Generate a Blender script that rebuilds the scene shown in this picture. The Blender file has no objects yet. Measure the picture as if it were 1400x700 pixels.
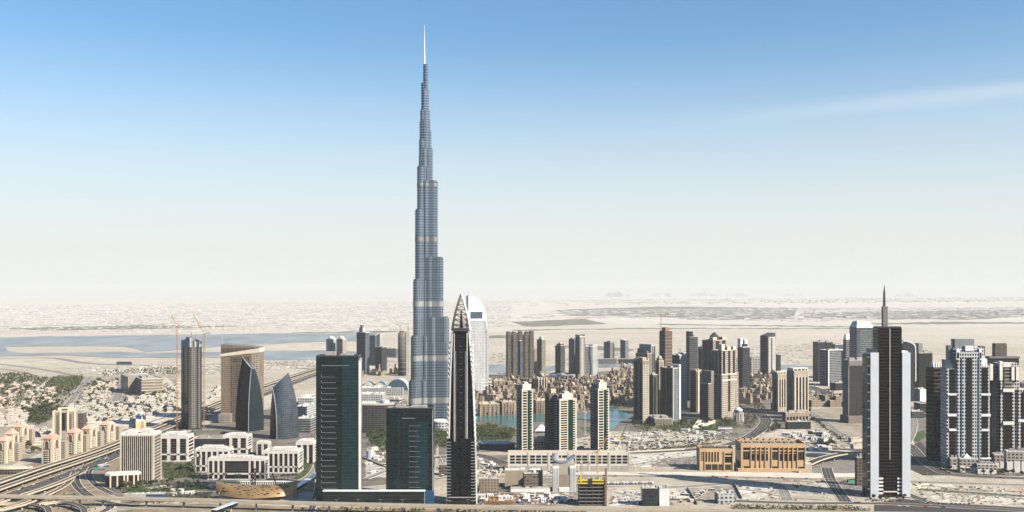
import bpy, math, random
from mathutils import Vector
R = math.radians
rnd = random.Random(7)
scene = bpy.context.scene
COL = scene.collection

# ------------------------------------------------------------------ camera, sky, sun, exposure
F, HC, YH, CX = 1400.0, 280.0, 400.0, 700.0       # focal length in photo pixels, eye height, horizon row, centre column
cam_d = bpy.data.cameras.new("Camera")
cam = bpy.data.objects.new("Camera", cam_d); COL.objects.link(cam)
cam.location = (0, 0, HC); cam.rotation_euler = (R(90), 0, 0)
cam_d.sensor_width = 36; cam_d.lens = 36.0; cam_d.shift_y = 50 / 1400.0
cam_d.clip_start = 1.0; cam_d.clip_end = 300000
scene.camera = cam

SUN_EL, SUN_AZ = 36.0, 119.0                        # azimuth clockwise from +Y
sx, sy, sz = (math.sin(R(SUN_AZ)) * math.cos(R(SUN_EL)), math.cos(R(SUN_AZ)) * math.cos(R(SUN_EL)), math.sin(R(SUN_EL)))
sun_d = bpy.data.lights.new("Sun", 'SUN'); sun_d.energy = 5.0; sun_d.angle = R(0.5); sun_d.color = (1.0, 0.90, 0.755)
sun = bpy.data.objects.new("Sun", sun_d); COL.objects.link(sun)
sun.rotation_euler = Vector((sx, sy, sz)).to_track_quat('Z', 'Y').to_euler(); sun.location = (800, -800, 1500)

world = bpy.data.worlds.new("World"); scene.world = world; world.use_nodes = True
wn, wl = world.node_tree.nodes, world.node_tree.links
bg = wn["Background"]; bg.inputs["Strength"].default_value = 0.082
sky = wn.new("ShaderNodeTexSky"); sky.sky_type = 'NISHITA'; sky.sun_disc = False
sky.sun_elevation = R(SUN_EL); sky.sun_rotation = R(SUN_AZ)
sky.altitude = 0; sky.air_density = 0.88; sky.dust_density = 0.8; sky.ozone_density = 3.5
def wmath(op, a, b=None, c=None):
    n = wn.new("ShaderNodeMath"); n.operation = op
    for i, v in enumerate((a, b, c)):
        if v is None: continue
        if isinstance(v, (int, float)): n.inputs[i].default_value = v
        else: wl.new(v, n.inputs[i])
    return n.outputs[0]
# one long thin cirrus streak, laid out by compass direction
tc = wn.new("ShaderNodeTexCoord"); sp = wn.new("ShaderNodeSeparateXYZ"); wl.new(tc.outputs["Generated"], sp.inputs[0])
yy = wmath('MAXIMUM', sp.outputs[1], 0.05)
az = wmath('DIVIDE', sp.outputs[0], yy); el = wmath('DIVIDE', sp.outputs[2], yy)
cmb = wn.new("ShaderNodeCombineXYZ"); wl.new(wmath('MULTIPLY', az, 5.0), cmb.inputs[0]); wl.new(wmath('MULTIPLY', wmath('SUBTRACT', el, wmath('MULTIPLY', az, 0.11)), 60.0), cmb.inputs[1])
nz = wn.new("ShaderNodeTexNoise"); nz.inputs["Scale"].default_value = 1.0; nz.inputs["Detail"].default_value = 5; wl.new(cmb.outputs[0], nz.inputs["Vector"])
line = wmath('SUBTRACT', el, wmath('ADD', wmath('MULTIPLY', az, 0.105), 0.148))
line = wmath('ADD', line, wmath('MULTIPLY', wmath('SUBTRACT', nz.outputs[0], 0.5), 0.012))
mr1 = wn.new("ShaderNodeMapRange"); mr1.interpolation_type = 'SMOOTHSTEP'; wl.new(line, mr1.inputs[0])
for i, v in zip((1, 2, 3, 4), (0.012, -0.002, 0, 1)): mr1.inputs[i].default_value = v
mr2 = wn.new("ShaderNodeMapRange"); mr2.interpolation_type = 'SMOOTHSTEP'; wl.new(line, mr2.inputs[0])
for i, v in zip((1, 2, 3, 4), (-0.016, 0.004, 0.2, 1)): mr2.inputs[i].default_value = v
mr3 = wn.new("ShaderNodeMapRange"); mr3.interpolation_type = 'SMOOTHSTEP'; wl.new(az, mr3.inputs[0])
for i, v in zip((1, 2, 3, 4), (0.05, 0.5, 0, 0.36)): mr3.inputs[i].default_value = v
mr4 = wn.new("ShaderNodeMapRange"); mr4.interpolation_type = 'SMOOTHSTEP'; wl.new(line, mr4.inputs[0])
for i, v in zip((1, 2, 3, 4), (-0.06, -0.01, 0, 1)): mr4.inputs[i].default_value = v
cm = wmath('MULTIPLY', wmath('MULTIPLY', mr1.outputs[0], mr2.outputs[0]), wmath('MULTIPLY', mr3.outputs[0], mr4.outputs[0]))
cm = wmath('MULTIPLY', cm, wmath('ADD', 0.55, wmath('MULTIPLY', nz.outputs[0], 0.7)))
mixc = wn.new("ShaderNodeMix"); mixc.data_type = 'RGBA'; wl.new(cm, mixc.inputs[0]); 
hs = wn.new("ShaderNodeHueSaturation"); hs.inputs["Saturation"].default_value = 1.13; wl.new(sky.outputs[0], hs.inputs["Color"])
# dusty lower air of the sky itself: paler towards the horizon, all round
dusty = wn.new("ShaderNodeMapRange"); dusty.interpolation_type = 'SMOOTHSTEP'; wl.new(sp.outputs[2], dusty.inputs[0])
for i, v in zip((1, 2, 3, 4), (0.0, 0.258, 0.98, 0.0)): dusty.inputs[i].default_value = v
mixd = wn.new("ShaderNodeMix"); mixd.data_type = 'RGBA'; wl.new(dusty.outputs[0], mixd.inputs[0]); wl.new(hs.outputs[0], mixd.inputs[6]); hs.inputs["Hue"].default_value = 0.49; mixd.inputs[7].default_value = (4.95, 5.12, 4.9, 1)
wl.new(mixd.outputs[2], mixc.inputs[6])
mixc.inputs[7].default_value = (5.6, 5.9, 6.0, 1)
wl.new(mixc.outputs[2], bg.inputs["Color"])

scene.view_settings.view_transform = 'Standard'; scene.view_settings.look = 'None'
scene.view_settings.gamma = 1.0; scene.view_settings.use_curve_mapping = False
scene.view_settings.exposure = 1.02
scene.cycles.max_bounces = 5; scene.cycles.diffuse_bounces = 0; scene.cycles.glossy_bounces = 3
scene.cycles.transmission_bounces = 2; scene.cycles.volume_bounces = 0; scene.cycles.use_denoising = True
HAZE = 2.3e-5

# ------------------------------------------------------------------ placing: photo pixel -> ground point
def dep(py, z=0.0): return F * (HC - z) / (py - YH)
def gp(px, py, z=0.0):
    Y = dep(py, z); return Vector(((px - CX) * Y / F, Y, z))

# ------------------------------------------------------------------ mesh helpers
class MB:
    def __init__(s): s.v = []; s.f = []; s.mi = []; s.cur = 0
    def _f(s, *fs):
        for f in fs: s.f.append(f); s.mi.append(s.cur)
        return s
    def box(s, x0, x1, y0, y1, z0, z1):
        n = len(s.v)
        s.v += [(x0, y0, z0), (x1, y0, z0), (x1, y1, z0), (x0, y1, z0), (x0, y0, z1), (x1, y0, z1), (x1, y1, z1), (x0, y1, z1)]
        return s._f((n, n+3, n+2, n+1), (n+4, n+5, n+6, n+7), (n, n+1, n+5, n+4), (n+1, n+2, n+6, n+5), (n+2, n+3, n+7, n+6), (n+3, n, n+4, n+7))
    def rings(s, rings, cap0=True, cap1=True):
        n = len(s.v); m = len(rings[0])
        for r in rings: s.v += [tuple(p) for p in r]
        for k in range(len(rings) - 1):
            for i in range(m):
                j = (i + 1) % m
                s._f((n + k*m + i, n + k*m + j, n + (k+1)*m + j, n + (k+1)*m + i))
        if cap0: s._f(tuple(n + i for i in reversed(range(m))))
        if cap1: s._f(tuple(n + (len(rings)-1)*m + i for i in range(m)))
        return s
    def prism(s, pts, z0, z1):
        return s.rings([[(p[0], p[1], z0) for p in pts], [(p[0], p[1], z1) for p in pts]])
    def frus(s, x0, x1, y0, y1, z0, z1, ix, iy):
        return s.rings([[(x0, y0, z0), (x1, y0, z0), (x1, y1, z0), (x0, y1, z0)], [(x0+ix, y0+iy, z1), (x1-ix, y0+iy, z1), (x1-ix, y1-iy, z1), (x0+ix, y1-iy, z1)]])
    def cyl(s, x, y, r, z0, z1, n=16, r1=None):
        r1 = r if r1 is None else r1
        a = [2*math.pi*i/n for i in range(n)]
        return s.rings([[(x+r*math.cos(t), y+r*math.sin(t), z0) for t in a], [(x+r1*math.cos(t), y+r1*math.sin(t), z1) for t in a]])
    def tube(s, p, q, r, n=4, r1=None):
        p, q = Vector(p), Vector(q); d = (q - p).normalized(); r1 = r if r1 is None else r1
        u = d.orthogonal().normalized(); w = d.cross(u)
        a = [2*math.pi*(i+.5)/n for i in range(n)]
        return s.rings([[p + r*(math.cos(t)*u + math.sin(t)*w) for t in a], [q + r1*(math.cos(t)*u + math.sin(t)*w) for t in a]])
    def path(s, pts, r, n=4):
        for a, b in zip(pts[:-1], pts[1:]): s.tube(a, b, r, n)
        return s
    def grid(s, P):
        n = len(s.v); a, b = len(P), len(P[0])
        for row in P: s.v += [tuple(p) for p in row]
        for i in range(a-1):
            for j in range(b-1): s._f((n+i*b+j, n+i*b+j+1, n+(i+1)*b+j+1, n+(i+1)*b+j))
        return s
    def poly(s, pts):
        n = len(s.v); s.v += [tuple(p) for p in pts]; return s._f(tuple(range(n, n+len(pts))))
    def slot(s, i): s.cur = i; return s
    def mesh(s, name, mats, smooth=False):
        me = bpy.data.meshes.new(name); me.from_pydata(s.v, [], s.f)
        for m in (mats if isinstance(mats, (list, tuple)) else [mats]): me.materials.append(m)
        if any(s.mi): me.polygons.foreach_set("material_index", s.mi)
        if smooth: me.polygons.foreach_set("use_smooth", [True]*len(s.f))
        me.update(); return me
    def build(s, name, mats, parent=None, smooth=False):
        o = bpy.data.objects.new(name, s.mesh(name, mats, smooth)); COL.objects.link(o)
        if parent is not None: o.parent = parent
        return o

def tag(o, label, cat, group=None, kind=None):
    o["label"] = label; o["category"] = cat
    if group: o["group"] = group
    if kind: o["kind"] = kind
    return o
def struct(o, kind="structure"): o["kind"] = kind; return o
def thing(name, label, cat, loc, rz=0.0, group=None):
    o = bpy.data.objects.new(name, None); COL.objects.link(o); o.empty_display_size = 5
    o.location = loc; o.rotation_euler = (0, 0, rz); return tag(o, label, cat, group)
KIDS = {}
def dup(root, loc, rz, label=None, sc=1.0, group=None, parts=True):
    r = root.copy(); COL.objects.link(r); r.location = loc; r.rotation_euler = (0, 0, rz); r.scale = (sc, sc, sc) if not isinstance(sc, tuple) else sc
    if label: r["label"] = label
    if group: r["group"] = group
    if parts:
        kids = KIDS.get(root.name)
        if kids is None: kids = KIDS[root.name] = list(root.children)
        for ch in kids:
            c = ch.copy(); COL.objects.link(c); c.parent = r
    return r
FOOT = []                                    # footprints, so that nothing grows through anything
def foot(x, y, rz, w, d): FOOT.append((x, y, math.cos(rz), math.sin(rz), w/2, d/2, math.hypot(w, d)/2))
def free(x, y, m=3.0):
    for (cx, cy, c, s, w, d, r) in FOOT:
        dx, dy = x-cx, y-cy
        if abs(dx) > r+m or abs(dy) > r+m: continue
        if abs(dx*c+dy*s) < w+m and abs(-dx*s+dy*c) < d+m: return False
    return True
def inpoly(x, y, P):
    k = False; j = len(P)-1
    for i in range(len(P)):
        if (P[i][1] > y) != (P[j][1] > y) and x < (P[j][0]-P[i][0])*(y-P[i][1])/(P[j][1]-P[i][1])+P[i][0]: k = not k
        j = i
    return k
def scatter(P, n, m=3.0, tries=40, sep=0):
    """n free ground points inside a photo-pixel outline, even over the ground"""
    out = []; W = [gp(*p) for p in P]; x0 = min(p.x for p in W); x1 = max(p.x for p in W); y0 = min(p.y for p in W); y1 = max(p.y for p in W)
    Q = [(p.x, p.y) for p in W]
    for _ in range(n*tries):
        x, y = rnd.uniform(x0, x1), rnd.uniform(y0, y1)
        if inpoly(x, y, Q) and free(x, y, m) and (not sep or all((x-a)**2+(y-b)**2 > sep*sep for a, b in out)):
            out.append((x, y))
            if len(out) >= n: break
    return out

# ------------------------------------------------------------------ materials
MATS = {}
def nodes(name):
    m = bpy.data.materials.new(name); m.use_nodes = True
    return m, m.node_tree.nodes, m.node_tree.links, m.node_tree.nodes["Principled BSDF"]
class G:
    """tiny node-graph writer"""
    def __init__(s, nt): s.n = nt.nodes; s.l = nt.links
    def put(s, inp, v):
        if v is None: return
        if hasattr(v, "links") or isinstance(v, bpy.types.NodeSocket): s.l.new(v, inp)
        else: inp.default_value = v
    def m(s, op, a, b=None, c=None):
        n = s.n.new("ShaderNodeMath"); n.operation = op
        for i, v in enumerate((a, b, c)): s.put(n.inputs[i], v)
        return n.outputs[0]
    def vm(s, op, a, b=None):
        n = s.n.new("ShaderNodeVectorMath"); n.operation = op; s.put(n.inputs[0], a); s.put(n.inputs[1], b); return n.outputs[0]
    def mix(s, f, a, b, kind='MIX'):
        n = s.n.new("ShaderNodeMix"); n.data_type = 'RGBA'; n.blend_type = kind
        s.put(n.inputs[0], f)
        for i, v in ((6, a), (7, b)):
            s.put(n.inputs[i], (*v, 1) if isinstance(v, tuple) and len(v) == 3 else v)
        return n.outputs[2]
    def noise(s, vec, scale, detail=4, rough=.55):
        n = s.n.new("ShaderNodeTexNoise"); s.put(n.inputs["Vector"], vec); n.inputs["Scale"].default_value = scale
        n.inputs["Detail"].default_value = detail; n.inputs["Roughness"].default_value = rough; return n.outputs[0]
    def ramp(s, v, a, b, c=0.0, d=1.0):
        n = s.n.new("ShaderNodeMapRange"); s.put(n.inputs[0], v)
        for i, q in zip((1, 2, 3, 4), (a, b, c, d)): n.inputs[i].default_value = q
        return n.outputs[0]
def mat(name, col, rough=.7, metal=0.0, var=.14, scale=.06, tint=0.0, spec=.35):
    """plain surface: uneven weathering, optional tint that changes from object to object"""
    if name in MATS: return MATS[name]
    m, n, l, b = nodes(name); g = G(m.node_tree)
    t = n.new("ShaderNodeTexCoord").outputs["Object"]
    f = g.ramp(g.noise(t, scale, 6, .62), .3, .7, 1-var, 1+var)
    if tint:
        oi = n.new("ShaderNodeObjectInfo").outputs["Random"]
        f = g.m('MULTIPLY', f, g.ramp(oi, 0, 1, 1-tint, 1+tint))
    c = n.new("ShaderNodeVectorMath"); c.operation = 'SCALE'; c.inputs[0].default_value = col; l.new(f, c.inputs["Scale"])
    l.new(c.outputs[0], b.inputs["Base Color"]); b.inputs["Roughness"].default_value = rough; b.inputs["Metallic"].default_value = metal
    b.inputs["Specular IOR Level"].default_value = spec
    MATS[name] = m; return m
WALLK = .60
def facade(name, wall, glass, bay=3.6, flr=3.6, wu=.6, wv=.55, gr=.08, wr=.65, metal=0.0, var=.16, blinds=.07, tint=.0, wob=.014, gmet=0.0, spec=.16, zoff=0.0):
    """wall with a grid of windows: floors along z, bays along the face; every pane its own tone and tilt"""
    if name in MATS: return MATS[name]
    gy = sum(wall)/3; wall = tuple((v*.8+gy*.2)*WALLK for v in wall)
    m, n, l, b = nodes(name); g = G(m.node_tree)
    tcn = n.new("ShaderNodeTexCoord"); P = tcn.outputs["Object"]
    s = n.new("ShaderNodeSeparateXYZ"); l.new(P, s.inputs[0])
    ns = n.new("ShaderNodeSeparateXYZ"); l.new(tcn.outputs["Normal"], ns.inputs[0])
    ax, ay, azn = (g.m('ABSOLUTE', o) for o in ns.outputs)
    sel = g.m('GREATER_THAN', ax, ay)
    u = g.m('ADD', g.m('MULTIPLY', s.outputs[1], sel), g.m('MULTIPLY', s.outputs[0], g.m('SUBTRACT', 1.0, sel)))
    uc = g.m('ADD', g.m('DIVIDE', u, bay), 200.5); vc = g.m('ADD', g.m('DIVIDE', s.outputs[2], flr), 20.0 + zoff)
    fu, fv = g.m('FRACT', uc), g.m('FRACT', vc)
    mk = None
    if wu < 1: mk = g.m('LESS_THAN', g.m('ABSOLUTE', g.m('SUBTRACT', fu, .5)), wu/2)
    if wv < 1:
        q = g.m('LESS_THAN', g.m('ABSOLUTE', g.m('SUBTRACT', fv, .5)), wv/2)
        mk = q if mk is None else g.m('MULTIPLY', mk, q)
    flat = g.m('LESS_THAN', azn, .6)
    mk = g.m('MULTIPLY', mk, flat) if mk is not None else flat
    cell = n.new("ShaderNodeCombineXYZ"); l.new(g.m('FLOOR', uc), cell.inputs[0]); l.new(g.m('FLOOR', vc), cell.inputs[1]); l.new(g.m('ADD', sel, n.new("ShaderNodeObjectInfo").outputs["Random"]), cell.inputs[2])
    wn_ = n.new("ShaderNodeTexWhiteNoise"); l.new(cell.outputs[0], wn_.inputs["Vector"])
    rv = wn_.outputs["Value"]
    gs = n.new("ShaderNodeVectorMath"); gs.operation = 'SCALE'; gs.inputs[0].default_value = glass; l.new(g.ramp(rv, 0, 1, .62, 1.4), gs.inputs["Scale"])
    gc = gs.outputs[0]
    if blinds: gc = g.mix(g.m('MULTIPLY', g.m('GREATER_THAN', rv, 1-blinds), .5), gc, (wall[0]*.7, wall[1]*.7, wall[2]*.7))
    mp = n.new("ShaderNodeMapping"); l.new(P, mp.inputs[0]); mp.inputs["Scale"].default_value = (1, 1, .25)
    f = g.ramp(g.noise(mp.outputs[0], .09, 6, .65), .3, .7, 1-var, 1+var)
    if tint: f = g.m('MULTIPLY', f, g.ramp(n.new("ShaderNodeObjectInfo").outputs["Random"], 0, 1, 1-tint, 1+tint))
    ws = n.new("ShaderNodeVectorMath"); ws.operation = 'SCALE'; ws.inputs[0].default_value = wall; l.new(f, ws.inputs["Scale"])
    l.new(g.mix(mk, ws.outputs[0], gc), b.inputs["Base Color"])
    l.new(g.ramp(mk, 0, 1, wr, gr), b.inputs["Roughness"])
    b.inputs["Specular IOR Level"].default_value = spec
    if metal or gmet: l.new(g.ramp(mk, 0, 1, metal, gmet), b.inputs["Metallic"])
    if wob:
        off = g.vm('MULTIPLY', g.vm('SUBTRACT', wn_.outputs["Color"], (.5, .5, .5)), (wob, wob, wob))
        geo = n.new("ShaderNodeNewGeometry").outputs["Normal"]
        l.new(g.vm('NORMALIZE', g.vm('ADD', geo, off)), b.inputs["Normal"])
    MATS[name] = m; return m

# plain surfaces
CONC = mat("concrete", (.42, .39, .35)); DCONC = mat("dark concrete", (.17, .16, .15)); WHITE = mat("white paint", (.74, .73, .70), .5)
CREAM = mat("cream render", (.56, .49, .39)); BEIGE = mat("beige stone", (.47, .38, .28)); OCHRE = mat("ochre stone", (.60, .40, .22), .8)
STEEL = mat("galvanised steel", (.5, .51, .52), .4, .6); DSTEEL = mat("dark steel", (.06, .06, .065), .4, .3)
GLASS = mat("dark glazing", (.012, .014, .016), .06, 0, .3, .2); BROWNGLASS = mat("bronze glazing", (.02, .0145, .011), .1, 0, .4, .15)
GREENGLASS = mat("green glazing", (.006, .026, .022), .07, 0, .4, .12); BLUEGLASS = mat("blue glazing", (.05, .085, .12), .07, 0, .3, .12)
ROOFW = mat("pale roof membrane", (.62, .60, .56), .75, 0, .22, .12); ROOFG = mat("grey roof gravel", (.30, .29, .27), .85, 0, .25, .12); ROOFP = mat("pink roof tiles", (.46, .27, .21), .8, 0, .2, .2, .15)
YEL = mat("yellow formwork", (.62, .45, .03), .6); ORANGE = mat("orange crane paint", (.36, .20, .075), .5); RUST = mat("rusted steel", (.22, .11, .06), .8); RED = mat("red crane paint", (.42, .05, .04), .5)
GREENP = mat("green hoarding", (.03, .22, .15), .6); BLUEP = mat("blue panel", (.015, .06, .13), .5)
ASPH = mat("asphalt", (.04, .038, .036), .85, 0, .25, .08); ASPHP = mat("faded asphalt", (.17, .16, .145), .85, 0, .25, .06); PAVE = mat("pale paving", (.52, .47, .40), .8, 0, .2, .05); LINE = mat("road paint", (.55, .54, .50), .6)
LAWN = mat("lawn", (.045, .07, .022), .9, 0, .4, .08); SCRUB = mat("scrub cover", (.13, .13, .10), .95, 0, .5, .004)

# ------------------------------------------------------------------ ground, water, haze
def ground_mat():
    m, n, l, b = nodes("desert sand"); g = G(m.node_tree); t = n.new("ShaderNodeTexCoord").outputs["Object"]
    mp = n.new("ShaderNodeMapping"); l.new(t, mp.inputs[0]); mp.inputs["Scale"].default_value = (.35, 1, 1)
    big = g.noise(mp.outputs[0], .0011, 7, .62); mid = g.noise(t, .012, 7, .68); fine = g.noise(t, .12, 5, .7)
    c = g.mix(g.ramp(big, .38, .66), (.45, .415, .35), (.33, .295, .24))
    c = g.mix(g.ramp(mid, .44, .64), c, (.30, .265, .205))
    c = g.mix(g.m('MULTIPLY', g.ramp(mid, .36, .26), .7), c, (.53, .50, .445))
    c = g.mix(g.m('MULTIPLY', g.ramp(fine, .57, .66), g.ramp(mid, .5, .62)), c, (.17, .15, .11))
    ys = n.new("ShaderNodeSeparateXYZ"); l.new(t, ys.inputs[0])          # haze fade put into the colour: ground paler with distance
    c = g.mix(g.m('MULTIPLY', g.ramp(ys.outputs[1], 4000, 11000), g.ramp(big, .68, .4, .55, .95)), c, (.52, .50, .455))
    # tyre tracks and scrapes
    w = n.new("ShaderNodeTexWave"); w.wave_type = 'BANDS'; w.inputs["Scale"].default_value = .011; w.inputs["Distortion"].default_value = 16; w.inputs["Detail"].default_value = 4; w.inputs["Detail Scale"].default_value = .6
    l.new(t, w.inputs[0])
    c = g.mix(g.m('MULTIPLY', g.ramp(w.outputs["Fac"], .92, 1.0), .75), c, (.30, .255, .20))
    st = g.noise(t, .045, 8, .75)
    c = g.mix(g.m('MULTIPLY', g.ramp(st, .53, .68), .75), c, (.22, .19, .15))
    l.new(c, b.inputs["Base Color"]); b.inputs["Roughness"].default_value = .95; b.inputs["Specular IOR Level"].default_value = .1
    return m
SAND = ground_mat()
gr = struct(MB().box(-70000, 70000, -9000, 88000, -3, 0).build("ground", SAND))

def water_mat(name, col, rough=.12, bump=.25, scale=.05):
    m, n, l, b = nodes(name); g = G(m.node_tree); t = n.new("ShaderNodeTexCoord").outputs["Object"]
    mp = n.new("ShaderNodeMapping"); l.new(t, mp.inputs[0]); mp.inputs["Scale"].default_value = (1, .4, 1)
    c = g.mix(g.ramp(g.noise(mp.outputs[0], scale*.1, 5), .35, .65), tuple(v*.7 for v in col), tuple(v*1.25 for v in col))
    l.new(c, b.inputs["Base Color"]); b.inputs["Roughness"].default_value = rough
    bp = n.new("ShaderNodeBump"); bp.inputs["Strength"].default_value = bump; bp.inputs["Distance"].default_value = .5
    l.new(g.noise(t, scale, 4), bp.inputs["Height"]); l.new(bp.outputs[0], b.inputs["Normal"])
    return m
CREEK = water_mat("creek water", (.20, .215, .21), .4); LAKE = water_mat("lake water", (.014, .115, .12), .2)
def sheet(name, P, m, z, kind="structure", jitter=0):
    pts = []
    for i, p in enumerate(P):
        q = P[(i+1) % len(P)]; k = max(1, int(math.hypot(p[0]-q[0], (p[1]-q[1])*4)/8)) if jitter else 1
        for j in range(k):
            a = j/k; x, y = p[0]*(1-a)+q[0]*a, p[1]*(1-a)+q[1]*a
            if jitter: y += rnd.uniform(-jitter, jitter)
            pts.append(gp(x, y)[:2] + (z,))
    o = MB().poly(pts).build(name, m); return struct(o, kind)
sheet("water", [(-60, 463.5), (20, 461.5), (50, 460), (140, 459), (260, 457.5), (400, 455.5), (515, 455.5), (512, 466), (400, 468.5), (300, 474), (270, 477), (200, 481), (172, 473.8), (150, 473.6), (20, 474), (8, 475), (9, 479), (20, 482), (50, 483.2), (110, 482), (160, 481), (205, 483), (330, 480.5), (400, 479.3), (446, 479.3), (500, 481), (498, 491), (446, 491.5), (360, 492), (300, 489), (200, 489), (160, 489.5), (90, 485.5), (40, 487), (-60, 487)], CREEK, .9, jitter=.35)
sheet("water", [(664, 498.5), (700, 498), (696, 506), (694, 512), (680, 513), (664, 512)], CREEK, .5, jitter=.4)
sheet("water", [(742, 501), (764, 500), (766, 506), (745, 508)], CREEK, .5, jitter=.4)
sheet("water", [(818, 497.5), (866, 496), (866, 501), (818, 503)], CREEK, .5, jitter=.3)
sheet("water", [(1066, 499), (1114, 500), (1114, 504.5), (1068, 505)], CREEK, .5, jitter=.3)
sheet("lake", [(640, 569), (668, 566.5), (705, 568), (740, 566), (770, 568), (800, 566.5), (832, 557), (845, 555.5), (846, 561), (862, 567), (864, 571), (850, 576), (838, 586), (832, 588), (828, 582), (815, 574), (790, 573.5), (768, 575), (752, 577), (728, 577), (704, 583), (690, 584), (672, 576), (640, 576)], LAKE, .35, jitter=.5)
sheet("pool", [(648, 603), (664, 601), (672, 604), (668, 609), (650, 611)], LAKE, .3, jitter=.3)

CITYG = mat("city ground", (.135, .12, .10), .9, 0, .55, .025); DUSTG = mat("district ground", (.25, .22, .17), .92, 0, .4, .03)  # city ground tone mixes dark asphalt with painted-in shade between buildings
for P, m in (([(600, 560), (640, 520), (870, 505), (1060, 505), (1110, 530), (1108, 575), (1000, 603), (930, 590), (835, 590), (700, 616), (600, 622)], CITYG), ([(165, 656), (200, 614), (300, 574), (430, 545), (600, 560), (596, 622), (592, 656), (432, 672), (165, 690)], CITYG),
             ([(1238, 556), (1420, 556), (1420, 651), (1300, 650), (1255, 625)], CITYG), ([(-20, 516), (240, 513), (246, 556), (120, 594), (-20, 650)], DUSTG), ([(1100, 560), (1180, 556), (1236, 600), (1232, 672), (1180, 680), (1108, 640), (1104, 606)], DUSTG), ([(600, 624), (694, 622), (694, 640), (640, 642), (600, 652)], CITYG)):
    sheet("city_ground", P, m, .045, jitter=.4)
INTG = mat("interchange ground", (.20, .155, .105), .93, 0, .5, .05)
for P in ([(-20, 652), (60, 628), (165, 600), (166, 640), (150, 690), (60, 706), (-20, 706)], [(160, 690), (290, 688), (420, 693), (800, 698.5), (800, 706), (160, 706)], [(1000, 693.5), (1190, 696), (1190, 704), (1000, 704)]):
    sheet("verge", P, INTG, .052, jitter=.4)
sheet("lot", [(1240, 612), (1258, 604), (1290, 640), (1302, 650), (1262, 650), (1240, 640)], ASPH, .064)  # dark asphalt sheet, also painting in the shadow left of the grid towers
sheet("lot", [(1106, 640), (1126, 621), (1180, 615), (1181, 640), (1150, 655), (1118, 652)], ASPHP, .060, jitter=.4); sheet("lot", [(1128, 656), (1181, 656), (1181, 677), (1150, 676)], ASPHP, .060, jitter=.4)  # dark sheets for asphalt and the finned tower's shadow, partly painted shade
sheet("lot", [(905, 627), (952, 624), (951, 640), (925, 642), (890, 637)], ASPHP, .060, jitter=.4); sheet("lot", [(640, 662), (700, 660), (755, 668), (755, 691), (640, 690)], CITYG, .060, jitter=.4)
for P in ([(222, 634), (262, 634), (270, 652), (225, 655)], [(400, 614), (430, 607), (424, 650), (404, 656)], [(168, 666), (285, 662), (286, 672), (175, 676)], [(285, 657), (400, 656), (400, 660), (286, 661)], [(500, 590), (530, 586), (528, 610), (506, 606)]): sheet("lawn", P, LAWN, .066, jitter=.4)
# unseen suburbs and gulf below and behind the viewpoint, added for dark glass reflections
def suburb_mat():
    m, n, l, b = nodes("suburb ground"); g = G(m.node_tree); t = n.new("ShaderNodeTexCoord").outputs["Object"]
    c = g.mix(g.ramp(g.noise(t, .012, 6, .7), .47, .56), (.025, .03, .022), (.20, .19, .165)); l.new(c, b.inputs["Base Color"]); b.inputs["Roughness"].default_value = .95; return m
SUB = suburb_mat()
struct(MB().box(-4000, 4000, -1600, 1180, 0, .05).build("unseen_suburb", SUB)); struct(MB().box(-69000, 69000, -8900, -1640, 0, .6).build("sea", CREEK))
hz_m = bpy.data.materials.new("desert air"); hz_m.use_nodes = True
_n = hz_m.node_tree.nodes; _n.remove(_n["Principled BSDF"])
_v = _n.new("ShaderNodeVolumePrincipled"); _v.inputs["Color"].default_value = (.95, .96, .955, 1); _v.inputs["Density"].default_value = HAZE; _v.inputs["Anisotropy"].default_value = 0.0
hz_m.node_tree.links.new(_v.outputs[0], _n["Material Output"].inputs["Volume"])
haze = struct(MB().box(-71000, 71000, -9500, 89000, -4, 860).build("haze", hz_m), "stuff")

# scrub belts and planted strips far out on the plain
for P in ([(760, 424), (900, 419), (1090, 421), (1085, 436), (960, 437), (900, 433), (780, 432)],
          [(1098, 428), (1240, 425), (1400, 423), (1420, 431), (1330, 437), (1180, 436), (1100, 435)],
          [(700, 440), (800, 436), (830, 443), (720, 447)], [(400, 454.6), (520, 452.5), (560, 453), (520, 455), (400, 455.3)],
          [(0, 449), (200, 444), (330, 446), (240, 449.5), (60, 452)], [(900, 443), (1180, 446.5), (1180, 447.6), (900, 444.2)], [(700, 451), (860, 448.8), (1200, 448.6), (1200, 449.6), (860, 450), (700, 452)],
          [(1180, 442), (1300, 440), (1420, 441), (1420, 442.6), (1200, 443.6)], [(645, 460), (700, 458), (720, 461), (650, 463)], [(755, 474), (800, 471), (870, 478), (860, 481), (800, 478)]):
    sheet("scrubland", P, SCRUB, .6, jitter=.5)
# the far low city: tens of thousands of roofs that read as one speckled mass
FARW = mat("hazed far city walls", (.50, .485, .445), .8, 0, .5, .004); FARD = mat("hazed far city trees", (.31, .305, .28), .9, 0, .3, .004)  # both colours paled and flattened, distance haze painted in
mb = MB()
def farblocks(P, n, h0, h1, s0, s1, dark=.35):
    for x, y in scatter(P, n, tries=3):
        w, d, h = rnd.uniform(s0, s1), rnd.uniform(s0, s1), rnd.uniform(h0, h1)
        mb.slot(1 if rnd.random() < dark else 0)
        if mb.cur: h *= .6; w *= 1.6
        mb.box(x-w, x+w, y-d, y+d, 0, h)
farblocks([(-40, 452), (-40, 430), (300, 425), (560, 419), (700, 419), (700, 446), (560, 453), (400, 452), (200, 455)], 6500, 2, 5, 6, 20)
farblocks([(-40, 430), (-40, 419), (300, 414), (700, 411), (700, 419), (300, 425)], 2400, 3, 9, 12, 40, .2)
farblocks([(700, 419), (700, 411), (1440, 406), (1440, 412)], 900, 6, 30, 30, 110, .2)
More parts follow.
